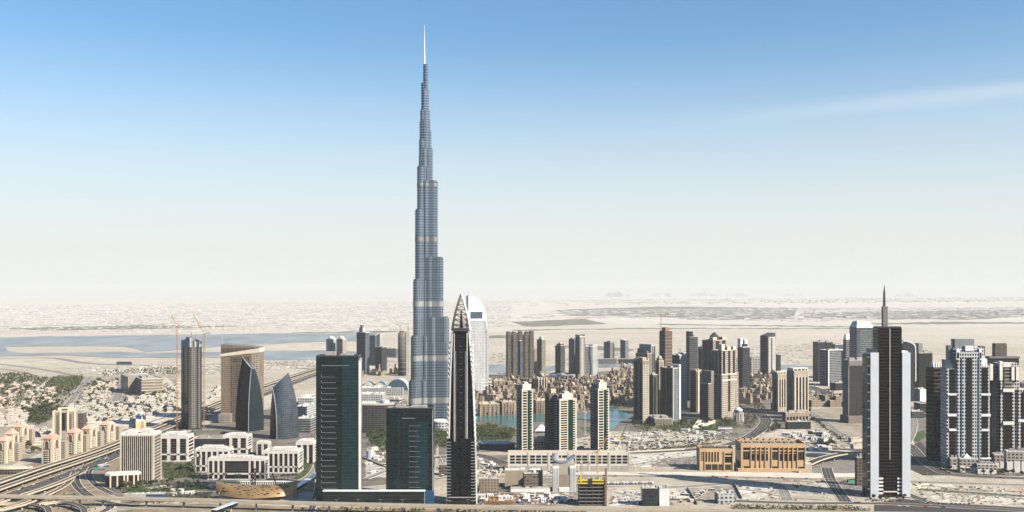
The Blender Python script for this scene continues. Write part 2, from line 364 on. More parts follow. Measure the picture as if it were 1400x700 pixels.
farblocks([(700, 436), (760, 424), (1100, 421), (1420, 420), (1420, 434), (1100, 440), (850, 436)], 1500, 2, 7, 14, 60, .5)
for x, y, n, hh in ((835, 405.5, 10, 420), (850, 405.5, 8, 300), (955, 404.5, 12, 420), (970, 405, 6, 260), (1085, 404.5, 8, 260), (1240, 406, 5, 240), (905, 405, 8, 300), (1010, 405, 8, 260)):
    for i in range(n):
        p = gp(x + rnd.uniform(-13, 13), y); w = rnd.uniform(60, 150); mb.slot(0).box(p.x-w, p.x+w, p.y, p.y+200, 0, rnd.uniform(.35, 1)*hh)
struct(mb.build("far_city", [FARW, FARD]), "stuff")
mb = MB()
for P, n in (([(90, 505), (200, 500), (300, 498), (440, 492), (440, 500), (300, 512), (200, 515), (120, 512)], 500), ([(500, 492), (560, 488), (690, 480), (690, 500), (560, 510)], 300), ([(760, 485), (1110, 470), (1110, 497), (960, 505), (760, 500)], 500)):
    for x, y in scatter(P, n, tries=3):
        w = rnd.uniform(2, 6); mb.slot(rnd.choice((0, 1, 1))).box(x-w, x+w, y-w, y+w, 0, rnd.uniform(1, 5))
struct(mb.build("desert_clutter", [FARW, FARD]), "stuff")

# ------------------------------------------------------------------ roads
def catmull(P, k=8):
    out = []
    for i in range(len(P)-1):
        a, b, c, d = P[max(0, i-1)], P[i], P[i+1], P[min(len(P)-1, i+2)]
        for j in range(k):
            t = j/k
            out.append(tuple(.5*(2*b[q]+(c[q]-a[q])*t+(2*a[q]-5*b[q]+4*c[q]-d[q])*t*t+(3*b[q]-a[q]-3*c[q]+d[q])*t**3) for q in range(len(b))))
    out.append(P[-1]); return out
def offs(C, o):
    out = []
    for i, p in enumerate(C):
        a, b = Vector(C[max(0, i-1)]), Vector(C[min(len(C)-1, i+1)]); d = (b-a); d.z = 0; d.normalize()
        out.append(Vector(p) + Vector((-d.y, d.x, 0))*o)
    return out
def strip(mbld, A, B, z0, z1):
    n = len(mbld.v); k = len(A)
    for a, b in zip(A, B):
        mbld.v += [(a.x, a.y, a.z+z0), (b.x, b.y, b.z+z0), (b.x, b.y, b.z+z1), (a.x, a.y, a.z+z1)]
    for i in range(k-1):
        q = n+4*i; r = q+4
        mbld._f((q, q+1, r+1, r), (q+3, r+3, r+2, q+2), (q, r, r+3, q+3), (q+1, q+2, r+2, r+1))
    mbld._f((n, n+3, n+2, n+1)); q = n+4*(k-1); mbld._f((q, q+1, q+2, q+3)); return mbld
LAYER = [0.10]
def regroad(C, w):
    for a, b in zip(C[:-1], C[1:]):
        a, b = Vector(a), Vector(b); L = (b-a).length; k = max(1, int(L/w))
        for j in range(k):
            p = a.lerp(b, (j+.5)/k); FOOT.append((p.x, p.y, 1, 0, w*.5, w*.5, w*.71))
def road(P, w, m=None, name="road", lines=1, smooth=True, kerb=True):
    """a road at ground level: carriageway, kerbs and painted lane lines"""
    C = [tuple(gp(*p)) for p in P]; C = catmull(C) if smooth and len(C) > 2 else C
    LAYER[0] += .012; z = LAYER[0]
    b = MB(); A, B = offs(C, w/2), offs(C, -w/2); b.grid([[Vector((p.x, p.y, z)) for p in A], [Vector((p.x, p.y, z)) for p in B]])
    o = struct(b.build(name, m or ASPH)); regroad(C, w+4)
    if kerb:
        k = MB()
        for s in (-1, 1): strip(k, offs(C, s*(w/2+.9)), offs(C, s*w/2), 0, z+.13)
        struct(k.build("kerb", PAVE))
    if lines:
        k = MB()
        for j in range(1, lines+1):
            o_ = -w/2 + w*j/(lines+1)
            k.grid([[Vector((p.x, p.y, z+.02)) for p in offs(C, o_+.13)], [Vector((p.x, p.y, z+.02)) for p in offs(C, o_-.13)]])
        struct(k.build("lane_line", LINE))
    return C
BARR = mat("golden barrier concrete", (.43, .365, .27), .8); DECKA = mat("viaduct asphalt", (.07, .065, .058), .85, 0, .25, .06)  # barrier concrete has its own golden tint
def viaduct(P, w, z, label, step=32, deckm=None, name="viaduct", thick=1.3, bh=.95, group=None, pw=1.6, zz=None):
    """elevated carriageway: deck, two barriers, every pier its own part. P are photo pixels of the deck"""
    Z = zz or [z]*len(P)
    C = catmull([tuple(gp(p[0], p[1], q)) for p, q in zip(P, Z)])
    base = Vector(C[len(C)//2]); base.z = 0
    t = thing(name, label, "viaduct", base, 0, group); L = [tuple(Vector(c)-base) for c in C]
    strip(MB(), offs(L, w/2), offs(L, -w/2), -thick, 0).build("deck", deckm or DECKA, t)
    for s in (-1, 1): strip(MB(), offs(L, s*w/2+.02*s), offs(L, s*(w/2-.55)), -thick*.8, bh).build("barrier", BARR, t)
    acc = step*.5; cnt = 0
    for a, b in zip(L[:-1], L[1:]):
        a, b = Vector(a), Vector(b); d = (b-a).length; acc += d
        if acc > step and cnt < 95:
            acc = 0; cnt += 1
            if a.z > 3:
                p = MB(); p.box(a.x-pw/2, a.x+pw/2, a.y-pw/2, a.y+pw/2, 0, a.z-thick-1.2); p.frus(a.x-w*.18, a.x+w*.18, a.y-pw/2-.1, a.y+pw/2+.1, a.z-thick-1.2, a.z-thick, -w*.15, 0)
                p.build("pier", CONC, t)
    regroad([tuple(Vector(c).xy.to_3d()) for c in C], w+3)
    return t
# the long highway running away on the left
for (P, w, z, lab) in (([(-15, 663.5), (60, 638), (120, 619.5), (165, 602.5), (240, 573), (300, 549), (360, 527), (432, 503), (490, 488)], 13, 9, "elevated highway carriageway running beside the pink-roofed apartment blocks"),
                       ([(-15, 673), (60, 647), (120, 627), (165, 610.5), (240, 580), (300, 555), (360, 533), (432, 508), (490, 492)], 12, 7, "lower pale carriageway running parallel just below the outer elevated highway")):
    viaduct(P, w, z, lab)
road([(-20, 690), (40, 668), (90, 650), (130, 635), (170, 617), (240, 589), (300, 564), (360, 540), (432, 513), (490, 496)], 26, ASPH, "highway", 5)
viaduct([(-15, 690), (30, 677), (70, 664), (98, 652.5), (112, 645)], 9, 7, "middle ramp of the interchange merging into the dark highway", zz=[7, 7, 6, 3, 1])
viaduct([(-15, 700), (30, 690), (60, 678), (85, 666), (99, 655)], 8, 7, "lower ramp of the interchange ending at the brown sand pit", zz=[7, 7, 6, 3, 1])
road([(104, 645), (102, 655), (108, 667), (124, 679), (150, 688), (190, 693)], 13, ASPH, "ramp", 1)
road([(126, 638), (121, 648), (128, 660), (146, 672), (176, 681), (210, 687)], 9, ASPH, "ramp", 1)
viaduct([(-15, 690), (20, 688), (48, 690), (64, 695), (67, 703)], 8, 6, "tight curled loop ramp at the bottom of the interchange")
viaduct([(52, 690), (80, 686.5), (100, 689), (113, 695), (116, 704)], 8, 6, "second curled loop ramp beside a dusty flower bed")
road([(124, 688), (150, 692), (142, 699), (120, 706)], 10, ASPH, "ramp", 1)
road([(150, 697), (220, 693.5), (300, 697)], 9, ASPHP, "road", 1)
# minor roads of the villa district and the desert behind
road([(91, 556), (98, 547), (107, 535), (116, 524), (124, 515)], 16, ASPHP, "road", 1)
road([(157, 551), (161, 541), (165, 530), (169, 520)], 22, ASPHP, "road", 1)
road([(26, 555), (44, 541), (58, 528), (70, 518)], 9, PAVE, "road", 0)
road([(-20, 496), (40, 502.5), (90, 511), (115, 517), (170, 518.5), (240, 517)], 26, ASPHP, "road", 1)
road([(-20, 502), (20, 507), (52, 514.5)], 20, ASPHP, "road", 1)
road([(-20, 491.5), (50, 489.5), (80, 490.5), (110, 495.5), (150, 498.5), (230, 499.2), (330, 497)], 40, ASPHP, "road", 2)
road([(-20, 628), (30, 619), (54, 611)], 9, ASPHP, "road", 0)
road([(120, 604), (160, 592), (240, 566)], 9, ASPHP, "road", 0)
road([(400, 498), (440, 502), (490, 500)], 20, ASPHP, "road", 0)
# office quarter streets
road([(200, 668), (260, 663), (330, 665), (400, 662), (432, 640), (440, 600)], 12, ASPHP, "road", 1)
road([(150, 676), (220, 675), (285, 671), (400, 669), (432, 672)], 10, ASPH, "road", 1)
# middle
road([(400, 688), (600, 692), (800, 697), (1000, 700)], 11, ASPHP, "road", 1)
road([(596, 655), (640, 651), (700, 652.5), (830, 651), (1000, 653), (1130, 656), (1250, 659), (1420, 664)], 15, ASPHP, "road", 2)
sheet("pavement", [(640, 641), (800, 645), (1000, 645.5), (1115, 647), (1180, 647), (1180, 652), (1115, 653.5), (1000, 650.5), (800, 648.8), (640, 648.8)], PAVE, .09)
road([(800, 664), (850, 666.5), (930, 666), (1000, 661), (1050, 660.5)], 14, ASPHP, "road", 1)
road([(990, 661.5), (1040, 660.5), (1060, 662), (1070, 670), (1076, 684)], 15, ASPHP, "road", 1)
road([(905, 683), (1000, 685), (1080, 688), (1180, 688.5), (1240, 690), (1420, 699.5)], 13, ASPH, "road", 1)
road([(820, 618), (870, 619), (930, 616), (975, 612), (1010, 604), (1036, 590), (1047, 577), (1042, 568), (1028, 560), (1005, 553)], 24, ASPH, "boulevard", 3)
road([(1104, 562), (1125, 575), (1146, 592), (1180, 606)], 18, ASPHP, "road", 2)
road([(1105, 528), (1130, 537), (1156, 548), (1200, 566)], 34, ASPH, "road", 4)
road([(1106, 541), (1130, 551), (1160, 556)], 16, ASPHP, "road", 2)
road([(1130, 640), (1135, 655), (1146, 672), (1156, 686)], 16, ASPH, "road", 2)
road([(1236, 606), (1246, 612), (1258, 625), (1278, 640), (1310, 650), (1420, 655)], 20, ASPH, "road", 3)
road([(1238, 560), (1246, 575), (1244, 590), (1236, 606)], 24, ASPHP, "road", 2)
road([(1233, 672), (1246, 678), (1262, 684), (1280, 690)], 12, ASPH, "road", 1)
viaduct([(1086, 645), (1105, 634), (1125, 626), (1150, 620.5), (1175, 619), (1200, 622)], 15, 8, "dark curved flyover passing behind the white finned tower", zz=[1, 6, 9, 10, 10, 10], deckm=ASPH)
road([(500, 655), (540, 640), (600, 622), (612, 640)], 10, ASPHP, "road", 1)
road([(596, 626), (650, 622), (690, 634)], 22, ASPH, "road", 3)
road([(425, 700), (436, 660), (432, 620), (440, 570), (440, 540)], 9, ASPH, "road", 1)
TRACK = mat("beaten track", (.27, .235, .185), .95, 0, .4, .08)
for P, w in (([(840, 672), (870, 680), (905, 687)], 5), ([(1000, 668), (1040, 672), (1075, 680), (1130, 684)], 5), ([(1010, 657), (1060, 657.5), (1110, 659)], 4), ([(1262, 664), (1310, 668), (1360, 671), (1420, 672)], 6), ([(1270, 677), (1320, 676), (1370, 679), (1420, 686)], 4), ([(1300, 669), (1315, 676), (1318, 686)], 4), ([(862, 636), (900, 630), (950, 628)], 4), ([(845, 600), (900, 606), (960, 598), (1000, 596)], 6), ([(860, 612), (905, 598), (940, 594)], 5), ([(1070, 596), (1120, 606), (1180, 612)], 6), ([(660, 672), (720, 676), (780, 678)], 6)): road(P, w, TRACK, "dirt_track", 0, True, False)
# surfaces under the quarters
sheet("lot", [(1195, 688), (1233, 682), (1300, 688.5), (1420, 695), (1420, 703), (1195, 703)], ASPH, .07)
sheet("lawn", [(1246, 603), (1252, 592), (1263, 588), (1267, 596), (1256, 604)], LAWN, .07)
sheet("lawn", [(790, 585), (830, 582), (832, 590), (812, 594)], LAWN, .07)
sheet("garden", [(596, 590), (612, 575), (640, 578), (690, 585), (702, 592), (700, 601), (655, 603), (610, 606)], LAWN, .06)
sheet("lawn", [(480, 698), (620, 700), (760, 703), (480, 703)], LAWN, .07)
sheet("lawn", [(20, 565), (60, 556), (88, 557), (74, 570), (40, 577)], LAWN, .06)
sheet("lot", [(165, 673), (255, 665), (290, 668), (282, 686), (180, 686)], ASPH, .065)
sheet("lot", [(860, 578), (905, 575), (1000, 572), (1010, 583), (960, 592), (905, 586)], LAWN, .065)
# building plots: levelled, graded or stained ground, each its own tone
for i, (P, c) in enumerate((([(838, 669), (905, 668), (903, 690), (832, 692)], (.40, .385, .345)), ([(905, 669), (940, 668.5), (952, 681), (905, 682)], (.44, .40, .33)), ([(942, 668), (1000, 662), (1012, 681), (955, 683)], (.24, .215, .18)), ([(1005, 664), (1058, 663), (1070, 681), (1012, 682)], (.42, .395, .35)),
    ([(860, 622), (952, 617), (950, 640), (868, 640)], (.42, .405, .37)), ([(1240, 661), (1300, 662), (1312, 668), (1242, 668)], (.46, .42, .35)), ([(1262, 672), (1420, 682), (1420, 693), (1285, 687)], (.41, .38, .325)), ([(655, 655), (690, 655), (694, 675), (655, 676)], (.26, .225, .175)), ([(740, 652), (790, 654), (788, 692), (735, 692)], (.22, .20, .165)),
    ([(100, 652), (118, 670), (128, 680), (100, 678), (88, 668)], (.17, .125, .085)), ([(140, 650), (165, 650), (165, 675), (148, 672)], (.10, .095, .08)), ([(1103, 612), (1178, 616), (1178, 624), (1110, 622)], (.40, .36, .29)), ([(120, 575), (230, 562), (246, 570), (160, 592), (122, 600)], (.46, .42, .35)), ([(500, 628), (528, 640), (528, 654), (500, 652)], (.34, .32, .29)), ([(1105, 566), (1150, 590), (1150, 604), (1104, 600)], (.30, .27, .22)), ([(1075, 662), (1128, 660), (1140, 676), (1082, 680)], (.36, .33, .28)))):
    sheet("plot", P, mat(f"plot ground {i}", c, .93, 0, .5, .05), .056, jitter=.5)
# the metro viaduct across the foreground
metro = viaduct([(-20, 677.5), (200, 681.5), (400, 687), (600, 691.5), (800, 695.5), (1000, 698.5), (1420, 705)], 10, 11, "straight pale metro viaduct crossing the whole foreground on slender piers", 30, mat("metro concrete", (.31, .29, .26)), "metro_viaduct", 2.2, 1.2, pw=2.0)

# ------------------------------------------------------------------ towers
class Tw:
    """a building from its outline in the photo: left/right edge, top, ground line; fl = share of the outline taken by its side wall"""
    def __init__(s, name, label, px0, px1, yt, yb, fl=.4, th=35.0, dpx=None, group=None, cat="tower", parent=None):
        s.k = dep(yb)/F; mid = (px0+px1)/2; phi = math.atan((mid-CX)/F); te = R(th)+phi; W = px1-px0
        st, ct = abs(math.sin(te)), math.cos(te)
        if dpx is not None: d = dpx; w = (W-d*st)/ct
        else: w = W*(1-fl)/ct; d = W*fl/max(st, .05)
        s.w, s.d, s.h = w*s.k, d*s.k, (yb-yt)*s.k
        half = (abs(math.sin(R(th)))*s.w + math.cos(R(th))*s.d)/2
        Yc = dep(yb)+half; s.yb = yb; s.mid = mid
        s.o = thing(name, label, cat, ((mid-CX)*Yc/F, Yc, 0), R(th), group); foot(s.o.location.x, Yc, R(th), s.w, s.d)
    def z(s, y): return (s.yb-y)*s.k
    def box(s, name, m, u0=-.5, u1=.5, v0=-.5, v1=.5, z0=0, z1=1, pad=0):
        """a mass in shares of width, depth, height"""
        return MB().box(u0*s.w-pad, u1*s.w+pad, v0*s.d-pad, v1*s.d+pad, z0*s.h, z1*s.h).build(name, m, s.o)
    def roof(s, u0=-.5, u1=.5, v0=-.5, v1=.5, z=1, h=1.6, m=None, plant=True, rm=None):
        X0, X1, Y0, Y1, Z = u0*s.w, u1*s.w, v0*s.d, v1*s.d, z*s.h; t = .6
        b = MB().box(X0, X1, Y0, Y0+t, Z, Z+h).box(X0, X1, Y1-t, Y1, Z, Z+h).box(X0, X0+t, Y0+t, Y1-t, Z, Z+h).box(X1-t, X1, Y0+t, Y1-t, Z, Z+h)
        b.build("parapet", m or CONC, s.o)
        rf = MB().box(X0+t, X1-t, Y0+t, Y1-t, Z, Z+.15).build("roof", rm or ROOFG, s.o)
        if plant:
            for k in range(2):
                a, c = rnd.uniform(.2, .34)*(X1-X0), rnd.uniform(.2, .34)*(Y1-Y0); x, y = X0+(X1-X0)*(.3+.4*k), Y0+(Y1-Y0)*rnd.uniform(.35, .65)
                MB().box(x-a/2, x+a/2, y-c/2, y+c/2, Z+.15, Z+rnd.uniform(3, 6)).build("plant_room", rm or ROOFG, rf)
    def strips(s, face, us, z0, z1, m, name="glass_strip", out=.35):
        for (a, b) in us:
            if face in "fb":
                y = -s.d/2 if face == "f" else s.d/2; sg = -1 if face == "f" else 1
                MB().box(a*s.w, b*s.w, min(y+sg*out, y-sg*.3), max(y+sg*out, y-sg*.3), z0*s.h, z1*s.h).build(name, m, s.o)
            else:
                x = -s.w/2 if face == "l" else s.w/2; sg = -1 if face == "l" else 1
                MB().box(min(x+sg*out, x-sg*.3), max(x+sg*out, x-sg*.3), a*s.d, b*s.d, z0*s.h, z1*s.h).build(name, m, s.o)
    def bands(s, zs, m, name="floor_band", t=1.2, out=.5, u0=-.5, u1=.5, v0=-.5, v1=.5):
        for z in zs: MB().box(u0*s.w-out, u1*s.w+out, v0*s.d-out, v1*s.d+out, z*s.h, z*s.h+t).build(name, m, s.o)
    def spire(s, u, v, z0, hh, r=.7, m=None, name="mast"):
        x, y = u*s.w, v*s.d; MB().cyl(x, y, r, z0*s.h, z0*s.h+hh, 8, r*.25).build(name, m or STEEL, s.o)
    # pieces given directly in photo pixels on the front plane (f0, f1: pixels behind it)
    def pb(s, name, m, x0, x1, y1, y0, f0=0.0, f1=10.0):
        c = s.mid; D = s.d/2
        return MB().box((x0-c)*s.k, (x1-c)*s.k, -D+f0*s.k, -D+f1*s.k, s.z(y0), s.z(y1)).build(name, m, s.o)

# facades
F_BEIGE = facade("beige flats", (.46, .39, .30), (.05, .048, .045), 4.2, 4.4, .5, .5)
F_BEIGE2 = facade("pale beige flats", (.55, .49, .40), (.04, .04, .04), 5.0, 4.6, .45, .55)
F_OLIVE = facade("olive grey flats", (.36, .32, .255), (.05, .048, .04), 3.8, 4.4, .52, .6)
F_WHITE = facade("white flats", (.66, .66, .65), (.07, .08, .09), 4.6, 4.6, .5, .55)
F_WHITE2 = facade("white flats wide", (.62, .63, .64), (.05, .06, .07), 6.0, 5.2, .62, .5)
F_DARK = facade("dark curtain wall", (.06, .066, .075), (.022, .027, .034), 4, 5.0, .9, .72, gr=.1, wr=.4, blinds=.05)
F_BLACK = facade("black curtain wall", (.035, .035, .036), (.008, .01, .012), 4, 4.6, .9, .7, gr=.08, wr=.4, blinds=.04)
F_BLUE = facade("blue curtain wall", (.15, .175, .20), (.05, .075, .10), 4.5, 5.0, .85, .7, gr=.09, wr=.4, blinds=.05)
F_GREY = facade("grey striped wall", (.32, .33, .345), (.045, .052, .06), 6, 5.0, 1, .52, gr=.12)
F_GREYD = facade("dark grey striped wall", (.13, .135, .145), (.03, .034, .04), 6, 5.2, 1, .55, gr=.12)
F_BROWN = facade("brown glass flats", (.19, .145, .11), (.035, .033, .03), 4.4, 4.6, .66, .7)
F_GREENW = facade("green glass wall", (.10, .13, .12), (.012, .055, .045), 3.2, 4.2, .8, .74, gr=.09)
F_SHELL = facade("bare concrete frame", (.27, .225, .185), (.05, .04, .035), 4.5, 4.4, .78, .68, gr=.8, blinds=.3)
F_LOW = facade("low beige walls", (.50, .415, .31), (.07, .055, .04), 4.2, 4.0, .42, .5, tint=.22)
F_OLDT = facade("sand coloured walls", (.47, .365, .255), (.08, .055, .04), 4.0, 4.2, .42, .5, tint=.25, blinds=0)
F_VILLA = facade("villa walls", (.66, .61, .53), (.09, .08, .07), 4.0, 3.6, .4, .45, tint=.15, blinds=0)

def simple(name, label, px0, px1, yt, yb, m, fl=.4, th=35, dpx=None, group=None, top="flat", strips=None, sm=None, rm=None, pod=None, wings=(), cat="tower"):
    t = Tw(name, label, px0, px1, yt, yb, fl, th, dpx, group, cat)
    t.box("shaft", m)
    pm = rm or CONC
    if top == "flat": t.roof(m=pm)
    elif top == "notch":
        t.roof(m=pm, plant=False, h=2)
        for a in (-.5, -.12, .3): t.box("crown_block", pm, a, a+.2, -.5, .5, 1, 1+.04+.02*(a == -.12))
        t.box("plant_room", pm, -.25, .25, -.25, .25, 1, 1.06)
    elif top == "step":
        t.box("upper_storeys", m, -.36, .36, -.36, .36, 1, 1.06); t.box("plant_room", pm, -.2, .2, -.2, .2, 1.06, 1.10); t.roof(m=pm, plant=False)
    elif top == "dome":
        MB().rings([[(t.w*.42*c*math.cos(a), t.d*.42*c*math.sin(a), t.h*(1+q)) for a in [i*math.pi/8 for i in range(16)]] for c, q in ((1, 0), (.97, .03), (.8, .065), (.45, .09), (.06, .1))]).build("dome", pm, t.o, True)
        t.roof(m=pm, plant=False)
    elif top == "slope":
        b = MB(); w, d, h = t.w/2, t.d/2, t.h
        b.rings([[(-w, -d, h), (w, -d, h), (w, d, h), (-w, d, h)], [(-w, -d, h*1.0+.5), (w, -d, h*1.07), (w, d, h*1.07), (-w, d, h+.5)]]); b.build("sloped_crown", pm, t.o)
    elif top == "slopel":
        b = MB(); w, d, h = t.w/2, t.d/2, t.h
        b.rings([[(-w, -d, h), (w, -d, h), (w, d, h), (-w, d, h)], [(-w, -d, h*1.06), (w, -d, h+.5), (w, d, h+.5), (-w, d, h*1.06)]]); b.build("sloped_crown", pm, t.o)
    elif top == "hip":
        MB().frus(-t.w/2, t.w/2, -t.d/2, t.d/2, t.h, t.h*1.09, t.w*.12, t.d*.2).build("roof", pm, t.o)
    elif top == "fins":
        t.roof(m=pm, plant=True, h=2.5)
        for a in (-.5, .44): t.box("crown_fin", pm, a, a+.06, -.5, .5, 1, 1.055)
    for (f, us, z0, z1, q) in (strips or ()): t.strips(f, us, z0, z1, q)
    for (u0, u1, v0, v1, zz, q) in wings:
        t.box("wing", q or m, u0, u1, v0, v1, 0, zz)
    if pod: MB().box(-t.w*pod[0], t.w*pod[0], -t.d*pod[1], t.d*pod[1], 0, pod[2]).build("podium", pod[3] if len(pod) > 3 else F_LOW, t.o)
    return t

# ---- towers behind the mall, left of the tallest tower
simple("apartment_tower", "white domed apartment tower peeping over the green glass block, left of a pair", 446, 460, 464, 506, F_WHITE2, .3, -28, top="dome", strips=[("f", [(.05, .35)], .02, .9, GLASS)], rm=WHITE)
simple("apartment_tower", "beige domed apartment tower peeping over the green glass block, right of a pair", 460, 474, 464, 507, F_BEIGE2, .4, -28, top="dome", rm=CREAM)
t = simple("office_tower", "slim dark tower with small lantern crown left of the bluish slab", 487.5, 505, 455, 512, F_GREYD, .33, -32, rm=WHITE); t.strips("r", [(-.5, .5)], 0, .97, F_BLUE, "glass_side"); t.box("lantern", CONC, -.3, .12, -.3, .3, 1, 1.12)
t.box("lantern_cap", DCONC, -.22, .04, -.2, .2, 1.12, 1.18)
simple("office_tower", "blue grey slab tower just right of the slim lantern tower", 504.5, 515, 459, 500, F_BLUE, .2, -25)
simple("office_tower", "pale blue tower with white corner standing behind the dark green block", 514, 523, 458, 498, F_WHITE2, .4, -25, rm=WHITE)
simple("office_block", "dark green glass block in front of the pale blue tower", 513, 529, 475, 508, F_DARK, .45, -35)
simple("office_block", "low bluish office slab beside the dark green block", 529, 544, 477, 489, F_BLUE, .2, -15, cat="building")
t = Tw("round_tower", "unfinished round tower with cranes on its roof", 543.5, 556, 455, 514, th=0, dpx=12)
b = MB(); r = t.w/2
b.cyl(0, 0, r, 0, t.h, 24).build("shaft", facade("round frame", (.22, .205, .185), (.05, .045, .04), 4, 4.6, 1, .55, gr=.7), t.o, True)
for i in range(9): MB().cyl(0, 0, r*1.05, t.h*(.1+.1*i), t.h*(.1+.1*i)+1.5, 24).build("floor_slab", DCONC, t.o)
t.box("lift_core", CONC, .5, .95, -.3, .3, 0, 1.02); MB().box(-r*.6, r*.5, -r*.5, r*.5, t.h, t.h+6).build("core_top", RUST, t.o)

# ---- towers between the domed hotel and the lake
t = simple("concrete_tower", "wide unfinished brown tower block behind the blue glass tower", 691.5, 730, 458, 524, F_SHELL, .1, 8, dpx=18, rm=DCONC)
t.strips('f', [(-.36, -.3), (-.12, -.07), (.1, .15), (.3, .35)], 0, 1, GLASS, 'recess', .3)  # flat dark strips paint shaded gaps into the front
for a in (-.5, -.3, -.05, .2, .38): t.box("core_top", F_SHELL, a, a+.12, -.4, .4, 1, 1.05+.03*rnd.random())
simple("office_tower", "narrow pale blue tower left of the sail-topped blue glass tower", 693, 700.5, 476, 522, F_BLUE, .4, 30, rm=WHITE)
t = simple("glass_tower", "blue glass tower with white curved top edge beside the old town roofs", 699, 719, 466, 524, F_BLUE, .38, -35, top="slopel", rm=WHITE); t.box("corner_fin", WHITE, -.54, -.47, -.54, -.4, 0, 1.05); t.box("podium", BLUEGLASS, -.2, .7, -.8, -.5, 0, .12)
t.strips("r", [(-.4, .4)], 0, .96, BLUEGLASS, "glass_side")
simple("apartment_tower", "tan apartment tower between the blue glass tower and the tall grey one", 720, 734, 477, 514, F_BEIGE, .35, 25, top="notch", rm=BEIGE, strips=[("f", [(-.1, .1)], 0, .95, BROWNGLASS)])
simple("apartment_tower", "tall grey tower with rounded crown right of the tan apartment tower", 734, 746, 465, 519, F_OLIVE, .55, 38, top="dome", rm=CONC, strips=[("l", [(-.15, .15)], 0, .98, GLASS)])
simple("apartment_tower", "dark grey tower with stepped beige cap between two gaps of open desert", 759, 772.5, 473, 516, F_GREYD, .45, -30, top="step", rm=BEIGE)
simple("office_tower", "dark blue slab tower tucked behind a tall pale edged tower", 777.5, 790, 464, 512, F_BLUE, .6, 35)
simple("apartment_tower", "tall tower with bright right side rising behind the white colonnade", 786.5, 800, 461, 524, F_OLIVE, .45, 38, top="fins", rm=CREAM, strips=[("f", [(-.2, .15)], 0, .97, F_WHITE)])
t = simple("office_tower", "pale tower with dark wavy glass line on its face", 800, 817, 474, 515, F_WHITE2, .4, -12, rm=WHITE)
b = MB()
for i in range(14):
    a, c = i/14, (i+1)/14; b.box(t.w*(.12+.1*math.sin(a*6))-1, t.w*(.12+.1*math.sin(a*6))+3.5, -t.d/2-.5, -t.d/2+.3, t.h*a, t.h*c)
b.build("glass_strip", BLUEGLASS, t.o)
for x0, x1, lab in ((825.5, 840, "left one of two lone grey slabs on a long podium at the desert edge"), (848, 859.5, "right one of two lone grey slabs, with a slanting top, at the desert edge")):
    t = simple("office_tower", lab, x0, x1, 468 if x0 < 830 else 465.5, 494, F_GREY, .4, -30, top="flat" if x0 < 830 else "slopel", strips=[("f", [(-.38, -.25), (0, .12), (.3, .42)], 0, .98, BLUEGLASS)])
for x0, x1, lab in ((818, 843, "long grey podium under the left lone desert slab"), (845, 868, "dark podium under the right slant-topped desert slab")):
    t = Tw("podium_building", lab, x0, x1, 491, 497.4, th=0, dpx=8, cat="building"); t.box("wall", F_GREY if x0 < 830 else F_DARK); t.roof(plant=False)
t = Tw("colonnade_building", "long white low block with a row of dark openings behind the old town", 752, 801, 514, 522.5, th=-6, dpx=14, cat="building"); t.box("wall", WHITE); t.roof(rm=ROOFW)
for i in range(16): t.strips("f", [(-.48+i*.06, -.445+i*.06)], .2, .8, GLASS, "opening")
t = Tw("apartment_block", "brown stepped block with pale pilasters in front of the tall grey tower", 727, 747.5, 519, 540, th=20, fl=.4, cat="building"); t.box("wall", F_BROWN); t.roof(m=BEIGE)
for a in (-.45, -.15, .15, .42): t.box("pilaster", CREAM, a, a+.07, -.56, -.49, 0, 1.15)

# ---- the downtown cluster
t = simple("apartment_tower", "tall beige tower with toothed crown standing nearest the turquoise lake", 866, 887.5, 494, 580, F_OLIVE, .58, 40, top="notch", rm=BEIGE, strips=[("l", [(-.36, -.26), (.12, .26)], .02, .96, GLASS)], pod=(.6, .6, 8))
t.strips("f", [(-.5, .5)], .0, .95, F_BEIGE2, "painted_sunny_facade", .4); t.box("crown_block", BEIGE, -.5, -.2, -.5, -.1, 1, 1.06)  # sunlit face painted as paler beige against the shaded olive shaft
t = simple("apartment_tower", "white stepped tower peeping between the lakeside beige tower and the brown unfinished tower", 869, 896, 484, 552, F_OLIVE, .6, 38, top="step", rm=BEIGE, wings=((-.05, .5, -.5, .5, 1.19, F_WHITE), (-.3, .2, -.2, .5, 1.1, F_OLIVE)))
t.strips("f", [(.1, .22), (.32, .44)], 0, 1.15, GLASS)
t = simple("apartment_tower", "dark low tower behind the garden, between two beige ones", 887, 899, 513, 572, F_BROWN, .5, 38); t.strips("f", [(-.3, .1)], 0, .95, GREENGLASS)
t = simple("apartment_tower", "beige tower with dark glass corner behind the reflective glass tower", 896, 908, 494, 566, F_BEIGE, .42, 35, top="step", rm=BEIGE, strips=[("l", [(-.35, .35)], 0, .96, GLASS), ("f", [(-.28, .1)], 0, .9, GLASS)])
t = Tw("concrete_tower", "reddish brown unfinished tower wrapped in netting with mast crane on top", 901.5, 919, 453, 540, fl=.45, th=35); t.box("shaft", facade("netted frame", (.21, .13, .10), (.06, .045, .04), 5, 5.2, .7, .6, gr=.9, blinds=.25))
for i in range(13): t.bands([.35+i*.05], mat("netting", (.24, .17, .145), .9, 0, .4, .08) if i % 3 else DCONC, "floor_slab", 1.6, rnd.uniform(.2, 1.6))
t.box("core_top", RUST, -.3, .2, -.3, .3, 1, 1.06)
t = simple("glass_tower", "tower with bronze glass left side and white finned right edge above the garden wall", 904.5, 929.5, 504, 577, facade("bronze curtain", (.22, .17, .13), (.045, .043, .036), 9, 5, .62, .85, gr=.09, blinds=0), .62, 38, rm=CREAM, strips=[("l", [(.05, .18)], 0, 1.0, F_BEIGE)])
